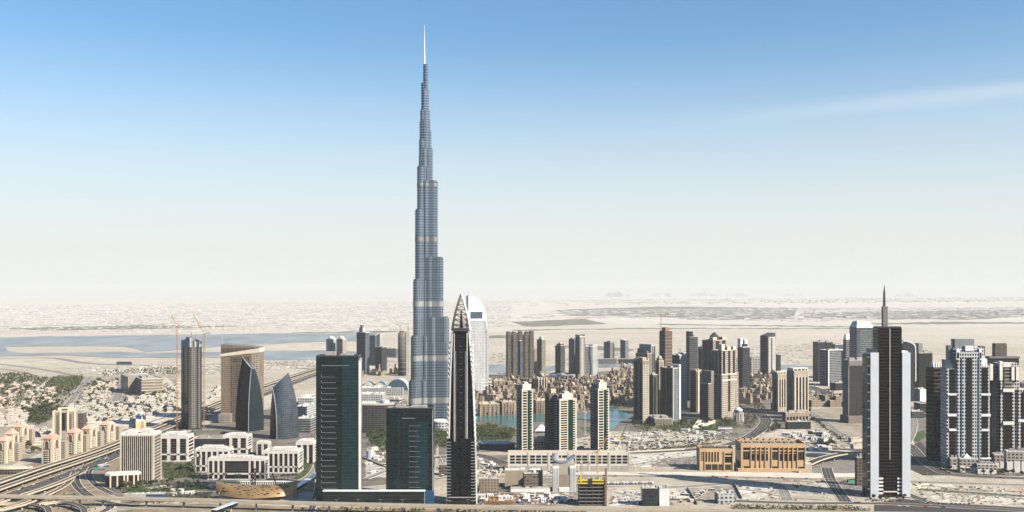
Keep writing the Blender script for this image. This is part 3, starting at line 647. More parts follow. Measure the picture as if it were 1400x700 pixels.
t.box("corner_fin", CREAM, -.53, -.45, -.53, -.44, 0, 1.02); t.strips("f", [(-.38, .24)], 0, .99, facade("pale blue glazing", (.3, .33, .34), (.08, .11, .115), 3, 5, .8, .8, gr=.08), "glass_side"); t.box("side_fin", WHITE, .3, .54, -.55, .2, 0, 1.07)
t = simple("apartment_tower", "white tower with bluish balconies and dark left side behind the reflective glass tower", 919, 939.5, 486, 560, F_GREYD, .48, 38, rm=WHITE); t.strips("f", [(-.5, .5)], 0, 1.0, facade("white balconies", (.70, .72, .72), (.10, .13, .14), 6, 4.6, .6, .6), "painted_sunny_facade", .5)  # lit front painted white, shaded side left as the dark grey shaft
t.box("upper_storeys", F_WHITE2, .0, .52, -.52, .2, .9, 1.05)
t = simple("office_tower", "dark grey blue tower with raised left fin rising behind the big stepped towers", 938, 954, 461, 548, F_GREYD, .3, 20); t.box("side_fin", F_DARK, -.5, -.1, -.5, .5, 1, 1.09)
t = simple("apartment_tower", "small dark tower with turret crown half hidden behind the stepped towers", 954.5, 967, 477, 545, F_BROWN, .4, 30, top="notch")
t = simple("apartment_tower", "dark beige tower with toothed top left of the big stepped tower", 943.5, 959, 508, 564, F_BROWN, .5, 38, top="notch", rm=BEIGE, strips=[("f", [(-.1, .12)], 0, 1.04, CREAM), ("f", [(.2, .5)], 0, .95, GLASS)])
t = Tw("apartment_tower", "tallest dark-crowned tower of the downtown cluster with a pointed cap", 960, 993, 466, 563, fl=.45, th=40); F_CL = facade("crowned flats", (.42, .37, .31), (.045, .043, .04), 4.4, 4.6, .52, .6)
t.box("shaft", F_CL); t.box("wing", F_CL, -.5, -.15, -.75, -.5, 0, .78); t.strips("l", [(-.45, -.1), (.12, .4)], .3, 1, GLASS); t.strips("f", [(-.3, -.05), (.2, .4)], .3, 1, GLASS); t.roof(m=BEIGE)
MB().cyl(0, 0, t.w*.22, t.h, t.h*1.06, 12).cyl(0, 0, t.w*.22, t.h*1.06, t.h*1.12, 12, .5).build("pointed_cap", DSTEEL, t.o)
for a in (-.5, .2): t.box("crown_block", BEIGE, a, a+.28, -.5, -.2, 1, 1.05)
t = Tw("apartment_tower", "large beige tower with dark glass bays and pale cross bands above the boulevard", 973, 1006, 480, 573, fl=.42, th=38)
t.box("shaft", facade("boulevard flats", (.62, .54, .44), (.05, .047, .042), 4.4, 4.6, .55, .6)); t.roof(m=CREAM)
for f in "fl":
    t.strips(f, [(-.42, -.26), (-.05, .1), (.28, .42)], .66, 1.0, GLASS); t.strips(f, [(-.05, .1)], .1, .66, BROWNGLASS)
for a, c in ((-.5, -.3), (-.1, .14), (.3, .5)): t.box("crown_block", CREAM, a, c, -.5, -.15, 1, 1.06 if a > -.2 else 1.1)
t.bands([.645, .56], CREAM, "pale_band", 2.5, .8); t.box("wing", F_BEIGE2, -.55, -.5, -.55, .3, 0, .6); t.box("wing", F_BEIGE2, .5, .68, -.5, .5, 0, .68)
t = Tw("apartment_tower", "darker stepped wing tower left of the large beige boulevard tower", 957, 976, 525, 575, fl=.6, th=40); t.box("shaft", facade("darker beige flats", (.30, .25, .195), (.05, .045, .04), 4.2, 4.4, .5, .6)); t.box("upper_storeys", F_CL, 0, .5, -.5, .5, 1, 1.35); t.roof(m=BEIGE, plant=False)  # wall in a darker beige than the boulevard tower
t = Tw("rotunda", "round white colonnaded pavilion at the foot of the large beige boulevard tower", 1000, 1019, 562, 577, th=0, dpx=18, cat="building")
MB().cyl(0, 0, t.w*.36, 0, t.h, 20).build("drum", F_BEIGE2, t.o); MB().cyl(0, 0, t.w*.38, t.h, t.h+2, 20).build("cornice", WHITE, t.o); MB().cyl(0, 0, t.w*.34, t.h+2, t.h+7, 20, 2).build("roof", ROOFW, t.o)
for i in range(12):
    a = i*math.pi/6; MB().cyl(t.w*.43*math.cos(a), t.w*.43*math.sin(a), .8, 0, t.h*.8, 8).build("column", WHITE, t.o)
t = simple("glass_tower", "dark glass tower with white winged crown behind the old town blocks", 1008.5, 1025, 475, 535, F_DARK, .42, 30, rm=WHITE); t.box("side_fin", WHITE, -.5, -.2, -.1, .5, 1, 1.2); t.box("side_fin", WHITE, .15, .5, .0, .5, 1, 1.17); t.box("upper_storeys", F_DARK, -.3, .3, -.3, .3, 1, 1.08)
t = simple("office_tower", "tall lone tower with dark left side and sunlit white right face", 1039.5, 1060, 459.5, 519, F_GREYD, .5, 36, top="slope", rm=DSTEEL); t.strips("f", [(-.4, .5)], 0, .98, facade("white ribs", (.70, .68, .64), (.08, .08, .08), 6, 4.4, .35, .8), "painted_sunny_facade", .5)  # sunlight on the right face put into its white ribs
t.strips("f", [(-.08, .06)], .06, .95, GLASS, out=.9)
t = simple("office_block", "small dark slab right of the tall lone white-faced tower", 1061, 1067.5, 485, 512, F_DARK, .3, 25, cat="building")
t = Tw("office_block", "white grid fronted mid-rise behind the dark glass tower", 1024, 1041, 489, 513, th=5, dpx=10, cat="building"); t.box("wall", facade("white grid", (.62, .60, .56), (.06, .06, .06), 9, 8, .6, .55)); t.roof()
t = Tw("office_block", "white grid fronted low block left of the dark glass tower", 1001, 1009, 490, 515, th=5, dpx=10, cat="building"); t.box("wall", MATS["white grid"]); t.roof()
for (x0, x1, yt, yb, lab) in ((1056, 1078, 512, 563, "left and smaller one of twin beige towers with square roof openings"), (1076, 1105, 508, 568, "right and larger one of twin beige towers with square roof openings")):
    t = Tw("apartment_tower", lab, x0, x1, yt, yb, fl=.34, th=26); F_TW = facade("twin tower stone", (.55, .47, .38), (.10, .08, .06), 3.2, 4.4, .4, .45)
    t.box("shaft", F_TW); t.roof(plant=False)
    us = [(-.34, -.24), (-.12, -.02), (.1, .2), (.32, .42)]
    t.strips("f", us, .12, .86, GLASS); t.strips("l", [(-.12, .12)], .1, .86, GLASS)
    for a in (-.46, -.23, -.01, .21, .43): t.box("pier", CREAM, a, a+.05, -.53, -.49, 0, .92)
    b = MB()
    for a in (-.5, -.24, .02, .28, .46): b.box(a*t.w, (a+.06)*t.w, -t.d*.4, t.d*.4, t.h, t.h*1.05)
    b.box(-.5*t.w, .52*t.w, -t.d*.4, t.d*.4, t.h*1.05, t.h*1.075); b.build("roof_pergola", CREAM, t.o)
t = Tw("podium_building", "low beige arcaded podium in front of the twin beige towers", 1070, 1106, 565, 577, th=14, dpx=10, cat="building"); t.box("wall", F_LOW); t.roof(m=BEIGE)
for i in range(7): t.strips("f", [(-.46+i*.135, -.38+i*.135)], .1, .6, BROWNGLASS, "opening")

# ---- the office towers on the right
simple("office_tower", "flat dark blue grey slab at the left end of the right-hand office group", 1111.5, 1127, 468, 522, F_DARK, .25, 12, dpx=14)
simple("office_tower", "square dark-topped tower rising between the dark slab and the grey striped block", 1124, 1139, 468, 516, F_DARK, .3, 12, dpx=12)
t = simple("office_tower", "mid grey striped block with a white vertical edge in the right-hand office group", 1121.5, 1154, 479, 528, F_GREY, .35, 30, rm=WHITE); t.box("corner_fin", WHITE, -.52, -.47, -.53, -.47, 0, 1.02); t.strips("f", [(.3, .5)], 0, .97, GLASS)
simple("office_tower", "blue glass slab with white roof clutter behind the grey striped block", 1137, 1153, 471, 518, F_BLUE, .25, 12, dpx=10, rm=WHITE)
t = Tw("podium_building", "dark low podium at the foot of the grey striped block", 1135, 1156, 524, 534, th=20, dpx=12, cat="building"); t.box("wall", F_DARK); t.roof()
simple("office_tower", "grey tower with pointed gable roof behind the dark square tower", 1153, 1166, 464, 540, F_GREY, .3, 15, top="hip", rm=STEEL)
t = simple("office_tower", "blue grey tower with pale hipped roof left of the white finned tower", 1162, 1193, 448, 545, F_BLUE, .2, 10, dpx=20, top="hip", rm=mat("pale blue roof", (.42, .46, .52), .5))
t.strips("f", [(-.3, .38)], 0, .98, F_GREY, "striped_facade")
t = Tw("office_tower", "dark olive office tower on a brown podium beside the white finned tower", 1153.5, 1184, 500, 578, fl=.2, th=10, dpx=16)
t.box("shaft", facade("olive curtain", (.07, .07, .06), (.025, .028, .024), 3, 4.2, .85, .6, gr=.12)); t.box("attic", DCONC, -.5, .5, -.5, .5, 1, 1.09, .3); t.roof(z=1.09, h=1)
t.box("side_fin", DCONC, -.54, -.46, -.5, .5, 0, 1); MB().box(-t.w*.65, t.w*.75, -t.d*.9, t.d*.6, 0, 15).build("podium", mat("brown podium", (.17, .145, .125)), t.o)
t = Tw("curved_tower", "dark tower with bright curved white edge sweeping over its roof, right of the finned tower", 1228, 1251, 470, 549, th=8, dpx=14); t.box("shaft", F_DARK, -.5, .42)
n = 14; A = []; 
for i in range(n+1):
    a = i/n*math.pi/2; A.append((t.w*(-.5+.98*math.sin(a)), t.h*(.93+.12*math.cos(a))))
A.append((t.w*.5, t.h*.35))
b = MB()
for (x0, z0), (x1, z1) in zip(A[:-1], A[1:]): b.rings([[(x0-1.4, -t.d*.55, z0-1.6), (x0+1.6, -t.d*.55, z0+1.6), (x0+1.6, t.d*.5, z0+1.6), (x0-1.4, t.d*.5, z0-1.6)], [(x1-1.4, -t.d*.55, z1-1.6), (x1+1.6, -t.d*.55, z1+1.6), (x1+1.6, t.d*.5, z1+1.6), (x1-1.4, t.d*.5, z1-1.6)]])
b.build("curved_edge", mat("pale edge", (.5, .5, .49)), t.o); MB().rings([[(x*.97, -t.d*.48, t.h*.9) for x, z in A[:-1]][::1] + [(A[-2][0]*.97, -t.d*.48, t.h*.9)], [(x*.97, -t.d*.48, z) for x, z in A[:-1]] + [(A[-2][0]*.97, -t.d*.48, A[-2][1])]], False, False).build("crown_wall", F_DARK, t.o)
t = simple("office_tower", "very dark slab right of the curved white edged tower", 1250, 1274, 483, 537, F_BLACK, .25, 14, dpx=12); t.box("plant_room", DCONC, -.5, -.2, -.4, .4, 1, 1.25)
simple("office_tower", "dark tower behind the very dark slab with thin floor lines", 1258, 1273, 481, 530, F_GREYD, .3, 14, dpx=10)
t = Tw("white_hall", "plain white low hall seen between the dark slab and the black striped tower", 1250, 1268, 533, 549, th=8, dpx=16, cat="building"); t.box("wall", WHITE); t.roof(m=WHITE, rm=ROOFW)

# ------------------------------------------------------------------ the tallest tower
K = dep(590)/F
bj = thing("skyscraper", "silver stepped skyscraper tapering to a needle spire, far the tallest in view", "skyscraper", gp(578, 590) + Vector((0, 40, 0)))
foot(bj.location.x, bj.location.y, 0, 110, 90)
def burj_mat(name, wall, glass, flr, wv, met):
    m, n, l, b = nodes(name); g = G(m.node_tree); tcn = n.new("ShaderNodeTexCoord"); P = tcn.outputs["Object"]
    s = n.new("ShaderNodeSeparateXYZ"); l.new(P, s.inputs[0])
    v = g.m('DIVIDE', s.outputs[2], flr); fv = g.m('ABSOLUTE', g.m('SUBTRACT', g.m('FRACT', v), .5))
    mk = g.ramp(fv, wv/2-.06, wv/2+.06, 1, 0)
    w = n.new("ShaderNodeTexWhiteNoise"); w.noise_dimensions = '1D'; l.new(g.m('FLOOR', v), w.inputs["W"])
    f = g.ramp(w.outputs[0], 0, 1, .75, 1.2)
    gs = n.new("ShaderNodeVectorMath"); gs.operation = 'SCALE'; gs.inputs[0].default_value = glass; l.new(f, gs.inputs["Scale"])
    mp = n.new('ShaderNodeMapping'); l.new(P, mp.inputs[0]); mp.inputs['Scale'].default_value = (1, 1, .08); f2 = g.ramp(g.noise(mp.outputs[0], .09, 5), .3, .7, .6, 1.3)
    ws = n.new("ShaderNodeVectorMath"); ws.operation = 'SCALE'; ws.inputs[0].default_value = wall; l.new(f2, ws.inputs["Scale"])
    nn = n.new("ShaderNodeSeparateXYZ"); l.new(tcn.outputs["Normal"], nn.inputs[0])
    u = g.m('SUBTRACT', g.m('MULTIPLY', s.outputs[1], nn.outputs[0]), g.m('MULTIPLY', s.outputs[0], nn.outputs[1]))
    fin = g.m('MULTIPLY', g.m('LESS_THAN', g.m('FRACT', g.m('ADD', g.m('DIVIDE', u, 4.2), 100.0)), .26), .75)
    col = g.mix(fin, g.mix(mk, ws.outputs[0], gs.outputs[0]), (.26, .30, .345))
    l.new(col, b.inputs["Base Color"]); b.inputs["Metallic"].default_value = met
    l.new(g.ramp(mk, 0, 1, .3, .18), b.inputs["Roughness"]); return m
BJ = burj_mat("steel and glass bands", (.115, .152, .195), (.09, .128, .175), 5.4, .55, .5)
BJB = mat("bright mechanical band", (.27, .275, .275), .4, .3); BJD = mat("recessed louvre band", (.20, .20, .20), .5, .5)
ANG = {"f": 232, "r": 351, "b": 111}
def bz(y): return (590-y)*K
def wing_outline(a, l, r):
    """plan of one wing: rounded nose with two lower shoulder bays, as one outline"""
    ca, sa = math.cos(R(a)), math.sin(R(a)); pts = []
    def add(u, v): pts.append(((u*ca - v*sa)*K, (u*sa + v*ca)*K))
    add(0, -r*1.25)
    sh = max(1.0, l - r*1.5)
    for t in range(-90, 1, 18):
        add(sh*.62 + r*.55*math.cos(R(t)), -r*.85 + r*.5*math.sin(R(t)))
    for t in range(-90, 91, 15):
        add(l - r*.1 + r*.8*math.cos(R(t)) - r*.4, r*.8*math.sin(R(t)))
    for t in range(0, 91, 18):
        add(sh*.62 + r*.55*math.cos(R(t)), r*.85 + r*.5*math.sin(R(t)))
    add(0, r*1.25); return pts
TIERS = {"f": [(26.5, 8.2, 522), (22.5, 8.0, 461), (18.0, 7.6, 383), (14.3, 7.2, 286), (10.8, 6.4, 226), (7.6, 5.4, 188), (5.8, 4.4, 147)],
         "r": [(33.5, 8.0, 470), (32.6, 8.0, 435), (24.6, 7.8, 352), (16.6, 7.4, 246), (9.8, 6.4, 200), (8.2, 5.2, 175), (3.8, 4.2, 118)],
         "b": [(30, 8, 500), (24, 7.8, 410), (18, 7.4, 320), (13, 7.0, 262), (9, 6.0, 210), (6, 5.0, 162)]}
BANDS = [(577, 586, 1), (545, 553, 1), (487, 494.5, 1), (412, 419.5, 1), (323, 329, 0), (248, 252.5, 0)]
for wkey, tiers in TIERS.items():
    prev = 590
    for (l, r, y) in tiers:
        p = wing_outline(ANG[wkey], l, r)
        MB().prism(p, bz(590), bz(y)).build("wing_tier", BJ, bj)
        for (y0, y1, br) in BANDS:
            if y < y0 < prev:
                q = wing_outline(ANG[wkey], l+.25, r+.18)
                MB().prism(q, bz(y1), bz(y0)).build("mechanical_band", BJB if br else BJD, bj)
        q = wing_outline(ANG[wkey], l*.96, r*.85); MB().prism(q, bz(y), bz(y)+2.5).build("terrace_rail", BJ, bj)
        prev = 590
MB().cyl(0, 0, 7.2*K, 0, bz(200), 20).build("core", BJ, bj)
for (cx, rr, y0, y1) in ((1.0, 7.2, 214, 160), (1.2, 6.2, 162, 147), (1.4, 4.8, 150, 118), (1.6, 3.5, 120, 82), (-1.4, 3.2, 150, 108)):
    MB().cyl(cx*K, 0, rr*K, bz(y0), bz(y1), 18).build("spire_tier", BJ, bj)
MB().cyl(-.2*K, 0, 1.6*K, bz(84), bz(62), 12, 1.0*K).cyl(-.2*K, 0, 1.0*K, bz(62), bz(45), 12, .65*K).cyl(-.2*K, 0, .65*K, bz(45), bz(27), 12, .25*K).build("needle", mat("polished spire steel", (.75, .76, .77), .3, .4), bj)

# ---- the white hotel with the curved crown
t = Tw("hotel_tower", "white balconied hotel tower with sweeping curved crown behind the spiky dark tower", 636, 666, 450, 541, th=15, dpx=16)
FW_AD = facade("hotel balconies", (.74, .75, .76), (.20, .22, .25), 4.4, 4.2, .55, .55, blinds=.3)
t.box("shaft", FW_AD); t.box("wing", FW_AD, .5, .60, -.45, .45, 0, .93); t.box("wing", FW_AD, .60, .76, -.4, .4, 0, .24); t.box("wing", FW_AD, -.7, -.5, -.4, .4, 0, .6)
hw = t.w*.46; hz = t.h
t.box("upper_storeys", FW_AD, -.47, .46, -.46, .46, 1, 1.12)
pts = [(-hw + 2*hw*math.sin(i/14*math.pi/2)**1.15, hz*1.03 + hz*.465*math.cos(i/14*math.pi/2)**.8) for i in range(15)]
b = MB()
for (x0, z0), (x1, z1) in zip(pts[:-1], pts[1:]):
    b.rings([[(x0-1.5, -t.d*.52, z0-4), (x0+1.5, -t.d*.52, z0+2), (x0+1.5, t.d*.5, z0+2), (x0-1.5, t.d*.5, z0-4)], [(x1-1.5, -t.d*.52, z1-3.9), (x1+1.6, -t.d*.52, z1+1.9), (x1+1.6, t.d*.5, z1+1.9), (x1-1.5, t.d*.5, z1-3.9)]])
b.build("curved_roof", mat("brilliant white roof", (.80, .80, .80), .5), t.o)
b = MB(); lo = hz*1.121
for (x0, z0), (x1, z1) in zip(pts[:-1], pts[1:]):
    if z1 > lo+3 and x1-x0 > .05: b.rings([[(x0, -t.d*.49, lo), (x1, -t.d*.49, lo), (x1, t.d*.44, lo), (x0, t.d*.44, lo)], [(x0, -t.d*.49, z0-1), (x1, -t.d*.49, z1-1), (x1, t.d*.44, z1-1), (x0, t.d*.44, z0-1)]])
b.build("crown_wall", MATS["brilliant white roof"], t.o)
t.box("sky_lounge", BLUEGLASS, -.36, .26, -.515, -.42, 1.16, 1.26); t.box("side_fin", WHITE, .43, .49, -.5, .5, 0, 1.03)
t.spire(-.42, 0, 1.36, 46, 1.1, STEEL)
for i in range(5): t.bands([.04+i*.05], WHITE, "balcony_band", 1.0, 1.6, .2, .76, -.45, .2)

# ---- the spiky dark tower in front
t = Tw("spired_tower", "dark tower with leaf-shaped open lattice crown and curling steel ribs on its edges", 612, 653.5, 450, 690, th=0, dpx=34); k = t.k; cx = t.mid
def X(px): return (px-cx)*k
def Zy(y): return t.z(y)
D = t.d/2
F_SP = facade("spire curtain wall", (.013, .016, .018), (.004, .005, .007), 2.6, 3.8, .86, .82, gr=.06, blinds=.03)
MB().rings([[(X(620), -D*.8, 0), (X(640), -D*.8, 0), (X(640), D*.8, 0), (X(620), D*.8, 0)], [(X(620), -D*.7, Zy(452)), (X(639.5), -D*.7, Zy(452)), (X(639.5), D*.7, Zy(452)), (X(620), D*.7, Zy(452))]]).build("shaft", F_SP, t.o)
LW = facade("side bays", (.30, .31, .31), (.015, .02, .022), 5.5, 3.8, .8, .6, gr=.08)
PALE = mat("pale steel rib", (.62, .61, .58), .4, .35)
for sg, xs in ((-1, ((613, 690), (614, 610), (616, 520), (619, 455))), (1, ((652, 690), (650.5, 610), (646.5, 520), (641.5, 455)))):
    rr = []
    for x, y in xs:
        xi = 621 if sg < 0 else 639.5
        a, c = sorted((X(x), X(xi))); rr.append([(a, -D*.62, Zy(y)), (c, -D*.62, Zy(y)), (c, D*.7, Zy(y)), (a, D*.7, Zy(y))])
    MB().rings(rr).build("side_bay", F_SP, t.o)
    pts = [(X(x), -D*.66, Zy(y)) for x, y in xs]; MB().path(pts, 1.3, 6).build("edge_rib", PALE, t.o)
    xi = 621.5 if sg < 0 else 639; MB().path([(X(xi), -D*.84, 0), (X(xi), -D*.74, Zy(455))], .7, 4).build("edge_rib", PALE if sg > 0 else STEEL, t.o)  # paler rib on the right, its sunlit edge put into the colour
for x in (623.5, 636.8): MB().path([(X(x), -D*.82, Zy(604)), (X(x), -D*.73, Zy(480))], .3, 4).build("mullion_rib", STEEL, t.o)
b = MB()
for i in range(15):
    y = 474+i*8; b.box(X(629.3), X(629.65), -D*.80, -D*.6, Zy(y), Zy(y)+.7).box(X(631.3), X(631.65), -D*.80, -D*.6, Zy(y), Zy(y)+.7)
b.build("window_dots", STEEL, t.o)["label"] = "two columns of tiny pale window dots up the middle of the shaft"
# stepped lower storeys with projecting floor plates
for x0, x1 in ((612, 620), (620.5, 628.5), (631, 640), (640.5, 650)):
    t.pb("lower_bay", F_SP, x0, x1, 604 if x0 in (620.5,) else 600, 690, -1.5, 14)
for i in range(20):
    for x0, x1 in ((611.3, 617.5), (645, 651.3)): t.pb("floor_plate", STEEL, x0, x1, 604+i*4.2, 604.7+i*4.2, -2.2, 12)
t.pb("entrance_canopy", STEEL, 614, 650, 679, 680, -4, 4); t.pb("base", GLASS, 616, 648, 680, 690, -1.8, 20)
# curls along the edges
for (sg, y0, n) in ((-1, 472, 7), (-1, 556, 7), (1, 470, 8), (1, 530, 12)):
    for i in range(n):
        y = y0+i*7.0
        e = (616.5 - (y-450)*.020) if sg < 0 else (645+(y-450)*.028)
        P = [(X(e+sg*3.0*math.sin(q*math.pi)*1.0 - sg*2.2*(1-q)), -D*(.35+.5*q), Zy(y-5.5+9*q)) for q in (0, .25, .5, .75, 1)]
        MB().path(P, .75, 5).build("curling_rib", PALE, t.o)
# leaf crown: four ribs meeting in a point, with a brown lattice between
def leaf(q, sg):                      # q 0 at the shoulder, 1 at the tip: half-width of the crown in photo pixels
    return 12.2*(1-q)*(1+.5*q) + .15
ribs = []
for dx, dy in ((-1, -1), (1, -1), (1, 1), (-1, 1)):
    P = [(X(630.6)+dx*leaf(q/14, dx)*k*1.0, dy*leaf(q/14, dx)*k*.9, Zy(452-50*q/14)) for q in range(15)]
    ribs.append(P); MB().path(P, 1.15, 6).build("crown_rib", PALE if dx > 0 else DSTEEL, t.o)  # right ribs pale, left ribs dark: sunny and shaded sides painted in
b = MB()
for i in range(4):
    A, B = ribs[i], ribs[(i+1) % 4]
    for q in range(0, 13, 2): b.tube(A[q], B[q], .38, 4); b.tube(A[q], B[q+2], .26, 4); b.tube(B[q], A[q+2], .26, 4)
b.build("crown_lattice", mat("bronze lattice", (.07, .05, .036), .5, .3), t.o)
MB().rings([[(X(628), -D*.2, Zy(452)), (X(633.5), -D*.2, Zy(452)), (X(633.5), D*.2, Zy(452)), (X(628), D*.2, Zy(452))], [(X(630), -2, Zy(424)), (X(631), -2, Zy(424)), (X(631), 2, Zy(424)), (X(630), 2, Zy(424))]]).build("crown_core", mat("bronze mesh", (.06, .046, .035), .6, .2), t.o)
t.pb("crown_collar", DSTEEL, 619, 641, 449, 453, 2, 30)

# ---- the two dark green glass blocks and their podium
GG = facade("deep green curtain wall", (.004, .015, .016), (.002, .010, .011), 3.6, 4.4, .9, .8, gr=.05, wr=.3, blinds=.02, wob=.02, var=.3, spec=.38)
GG2 = facade("lit green curtain wall", (.006, .034, .037), (.003, .026, .030), 3.6, 4.4, .9, .8, gr=.06, wr=.3, blinds=.02, wob=.02, var=.3, spec=.38)  # lighter copy of the green glass, teal reflection put into its colour
t = Tw("glass_tower", "taller dark green glass block, thin ledges up its left half", 432.5, 494, 487.5, 689, th=0, dpx=26)
t.box("shaft", GG); t.roof(m=DSTEEL)
t.strips("f", [(.11, .5)], .015, .995, GG2, "glass_bay", .6); t.box("corner_fin", WHITE, .503, .535, -.48, -.30, .0, .97); t.box("corner_fin", STEEL, .503, .52, -.28, .48, .0, .985)
for i in range(21): t.pb("ledge", mat("dull ledge", (.26, .27, .27), .5, .3), 442, 460+1.5*((i*7) % 3), 515.3+i*7.6, 515.75+i*7.6, -.7, .1)
t.pb("ledge", mat("dull ledge", (.26, .27, .27), .5, .3), 442, 480, 499.5, 500.2, -.7, .1)
b = MB(); c = t.mid
for i in range(21): b.box((441.4-c)*t.k, (441.9-c)*t.k, -t.d/2-.6, -t.d/2+.2, t.z(515.8+i*7.6), t.z(512.2+i*7.6))
b.build("bracket", MATS["dull ledge"], t.o)
t = Tw("glass_tower", "shorter dark green glass block, thin ledges up its right half", 528, 594, 559, 689, th=0, dpx=30)
t.box("shaft", GG); t.roof(m=DSTEEL); t.strips("f", [(.12, .40)], .1, .86, GG2, "glass_bay", .6); t.strips("f", [(-.24, -.21), (-.12, -.1), (-.02, .0)], .02, .98, GG2, "glass_bay", .3)
for i in range(13): t.pb("ledge", mat("dull ledge", (.26, .27, .27), .5, .3), 561, 577-((i*5) % 3)*2, 582+i*7, 582.4+i*7, -.7, .1)
t.pb("ledge", mat("dull ledge", (.26, .27, .27), .5, .3), 551, 569, 571.5, 572.3, -.7, .1); t.box("corner_fin", STEEL, .5, .51, -.5, -.44, 0, .99)
t = Tw("podium_building", "long low dark glass podium joining two green blocks, blue panel at one end", 442, 594, 671.5, 692, th=0, dpx=6, cat="building")
t.pb("wall", facade("podium glass", (.05, .055, .05), (.012, .02, .018), 12, 4.6, .97, .8, gr=.1), 442, 581, 672, 692, 0, 8); t.pb("roof_edge", WHITE, 441.5, 581.5, 671, 672, -.6, 8); t.pb("blue_panel", BLUEP, 581, 593.5, 672, 690, -.3, 8); t.pb("corner_post", STEEL, 580.4, 581.2, 671, 692, -.9, .4)

# ---- left: tower under construction, brown slab, the two sails
t = Tw("concrete_tower", "dark tower under construction with blue screens on top, between two luffing cranes", 248, 275.5, 470, 588, fl=.36, th=36)
t.box("shaft", facade("raw tower frame", (.085, .08, .075), (.012, .012, .012), 3.2, 4.2, .66, .62, gr=.7, blinds=.12)); t.strips("f", [(-.32, .10)], .02, .97, facade("white slab edges", (.26, .25, .235), (.015, .015, .015), 3.6, 4.2, .62, .6, gr=.6), "balcony_bay", .8); t.strips("f", [(.2, .34)], .02, .98, MATS["white slab edges"], "balcony_bay", .8)
t.strips("l", [(-.4, .0), (.2, .42)], .0, 1, F_BLACK)
for i in range(9): t.box("climbing_screen", BLUEP if i % 3 == 0 else (STEEL if i % 3 == 1 else DCONC), -.52+i*.115, -.43+i*.115, -.54, -.40 if i % 2 else .45, .96, 1.02+.05*rnd.random())
t.box("lift_core", DCONC, -.25, .2, -.2, .3, 1, 1.07); t.spire(0, 0, 1.07, 12, 1, RUST)
t = Tw("hotel_tower", "broad brown tower with a pale slanting crown band behind the dark sail tower", 303, 360.5, 476, 577, fl=.12, th=3)
t.box("shaft", facade("brown hotel front", (.35, .255, .175), (.085, .065, .05), 3.4, 4.2, .5, .55, blinds=.2))
w, d, h = t.w/2, t.d/2, t.h
MB().rings([[(-w-1, -d-1, h*.885), (w+1, -d-1, h*.94), (w+1, d+1, h*.94), (-w-1, d+1, h*.885)], [(-w-1, -d-1, h*.92), (w+1, -d-1, h*1.0), (w+1, d+1, h*1.0), (-w-1, d+1, h*.92)]]).build("slanting_band", CREAM, t.o)
MB().rings([[(-w, -d, h*.92), (w, -d, h*1.0), (w, d, h*1.0), (-w, d, h*.92)], [(-w, -d, h*1.055), (w, -d, h*1.01), (w, d, h*1.01), (-w, d, h*1.055)]]).build("attic", facade("louvred attic", (.30, .26, .21), (.12, .10, .08), 1.8, 30, .5, .9), t.o)
for i in range(9): t.strips("f", [(-.24+i*.055, -.205+i*.055)], .0, .88, F_SHELL, "pilaster", .5)
t.strips("f", [(.30, .5)], 0, .93, facade("pale hotel bays", (.56, .47, .36), (.10, .08, .06), 6, 4.2, .7, .5, blinds=.2), "balcony_bay", .5); t.strips("f", [(-.2, .25)], .80, .88, F_BROWN, "top_windows", .6)
t.spire(-.5, -.3, 1.05, 38, .9, STEEL); MB().path([(-w*.97, 0, h*1.055), (-w*.7, 0, h*1.12)], .5).build("roof_stay", STEEL, t.o); t.box("podium", F_BEIGE, -.5, -.2, -.9, -.5, 0, .12)

def sail(name, label, px0, px1, yt, yb, left, ridge, right, ml, mr, ms, pw=2.6):
    """sail-shaped glass tower: two curved faces meeting in a front ridge; each edge is (foot px, top px, top height share) and bows inwards as it rises"""
    t = Tw(name, label, px0, px1, yt, yb, th=0, dpx=22); d, h = t.d/2, t.h
    def edge(e, y, j): q = j/16; return Vector(((e[0]+(e[1]-e[0])*q**pw-t.mid)*t.k, y + (d*1.0*q**2.4 if y < 0 else 0), h*e[2]*q))
    def face(e0, y0, e1, y1, bow):
        Pn = []
        for i in range(11):
            a = i/10; row = []
            for j in range(17):
                p = edge(e0, y0, j).lerp(edge(e1, y1, j), a); p.y -= bow*math.sin(a*math.pi); row.append(p)
            Pn.append(row)
        return Pn
    L = face(left, d*.7, ridge, -d, 4); Rr = face(ridge, -d, right, d*.6, 5); Y = d*.95
    back = lambda Q: [[Vector((p.x, Y, p.z)) for p in row] for row in Q]
    Bk, Bk2 = back(L), back(Rr)
    MB().grid(L).build("left_face", ml, t.o, True); MB().grid(Rr).build("right_face", mr, t.o, True)
    MB().grid(list(reversed(Bk2)) + list(reversed(Bk))).build("back_wall", ms, t.o)
    MB().grid([[r[-1] for r in L] + [r[-1] for r in Rr], [r[-1] for r in Bk] + [r[-1] for r in Bk2]]).build("roof", DSTEEL, t.o)
    MB().grid([Bk[0], L[0]]).build("end_wall", ms, t.o); MB().grid([Rr[-1], Bk2[-1]]).build("end_wall", ms, t.o)
    MB().path([p+Vector((0, -.5, 0)) for p in L[-1]], .7, 5).build("ridge_rib", STEEL, t.o)
    for Q in (L, Rr): MB().path([r[-1]+Vector((0, -.4, .3)) for r in Q], .9, 5).build("top_rib", STEEL, t.o)
    return t
SLD = facade("black sail glass", (.012, .014, .017), (.006, .008, .01), 3, 4, .92, .86, gr=.1, wr=.3, blinds=.0, wob=.03, spec=.1); SLG = facade("teal sail glass", (.022, .036, .042), (.006, .016, .02), 4, 4, .85, .72, gr=.07, blinds=.05, wob=.015)
SLB = facade("blue sail glass", (.05, .065, .08), (.022, .036, .05), 3.5, 4, .9, .8, gr=.05, blinds=.02, wob=.012, spec=.6)
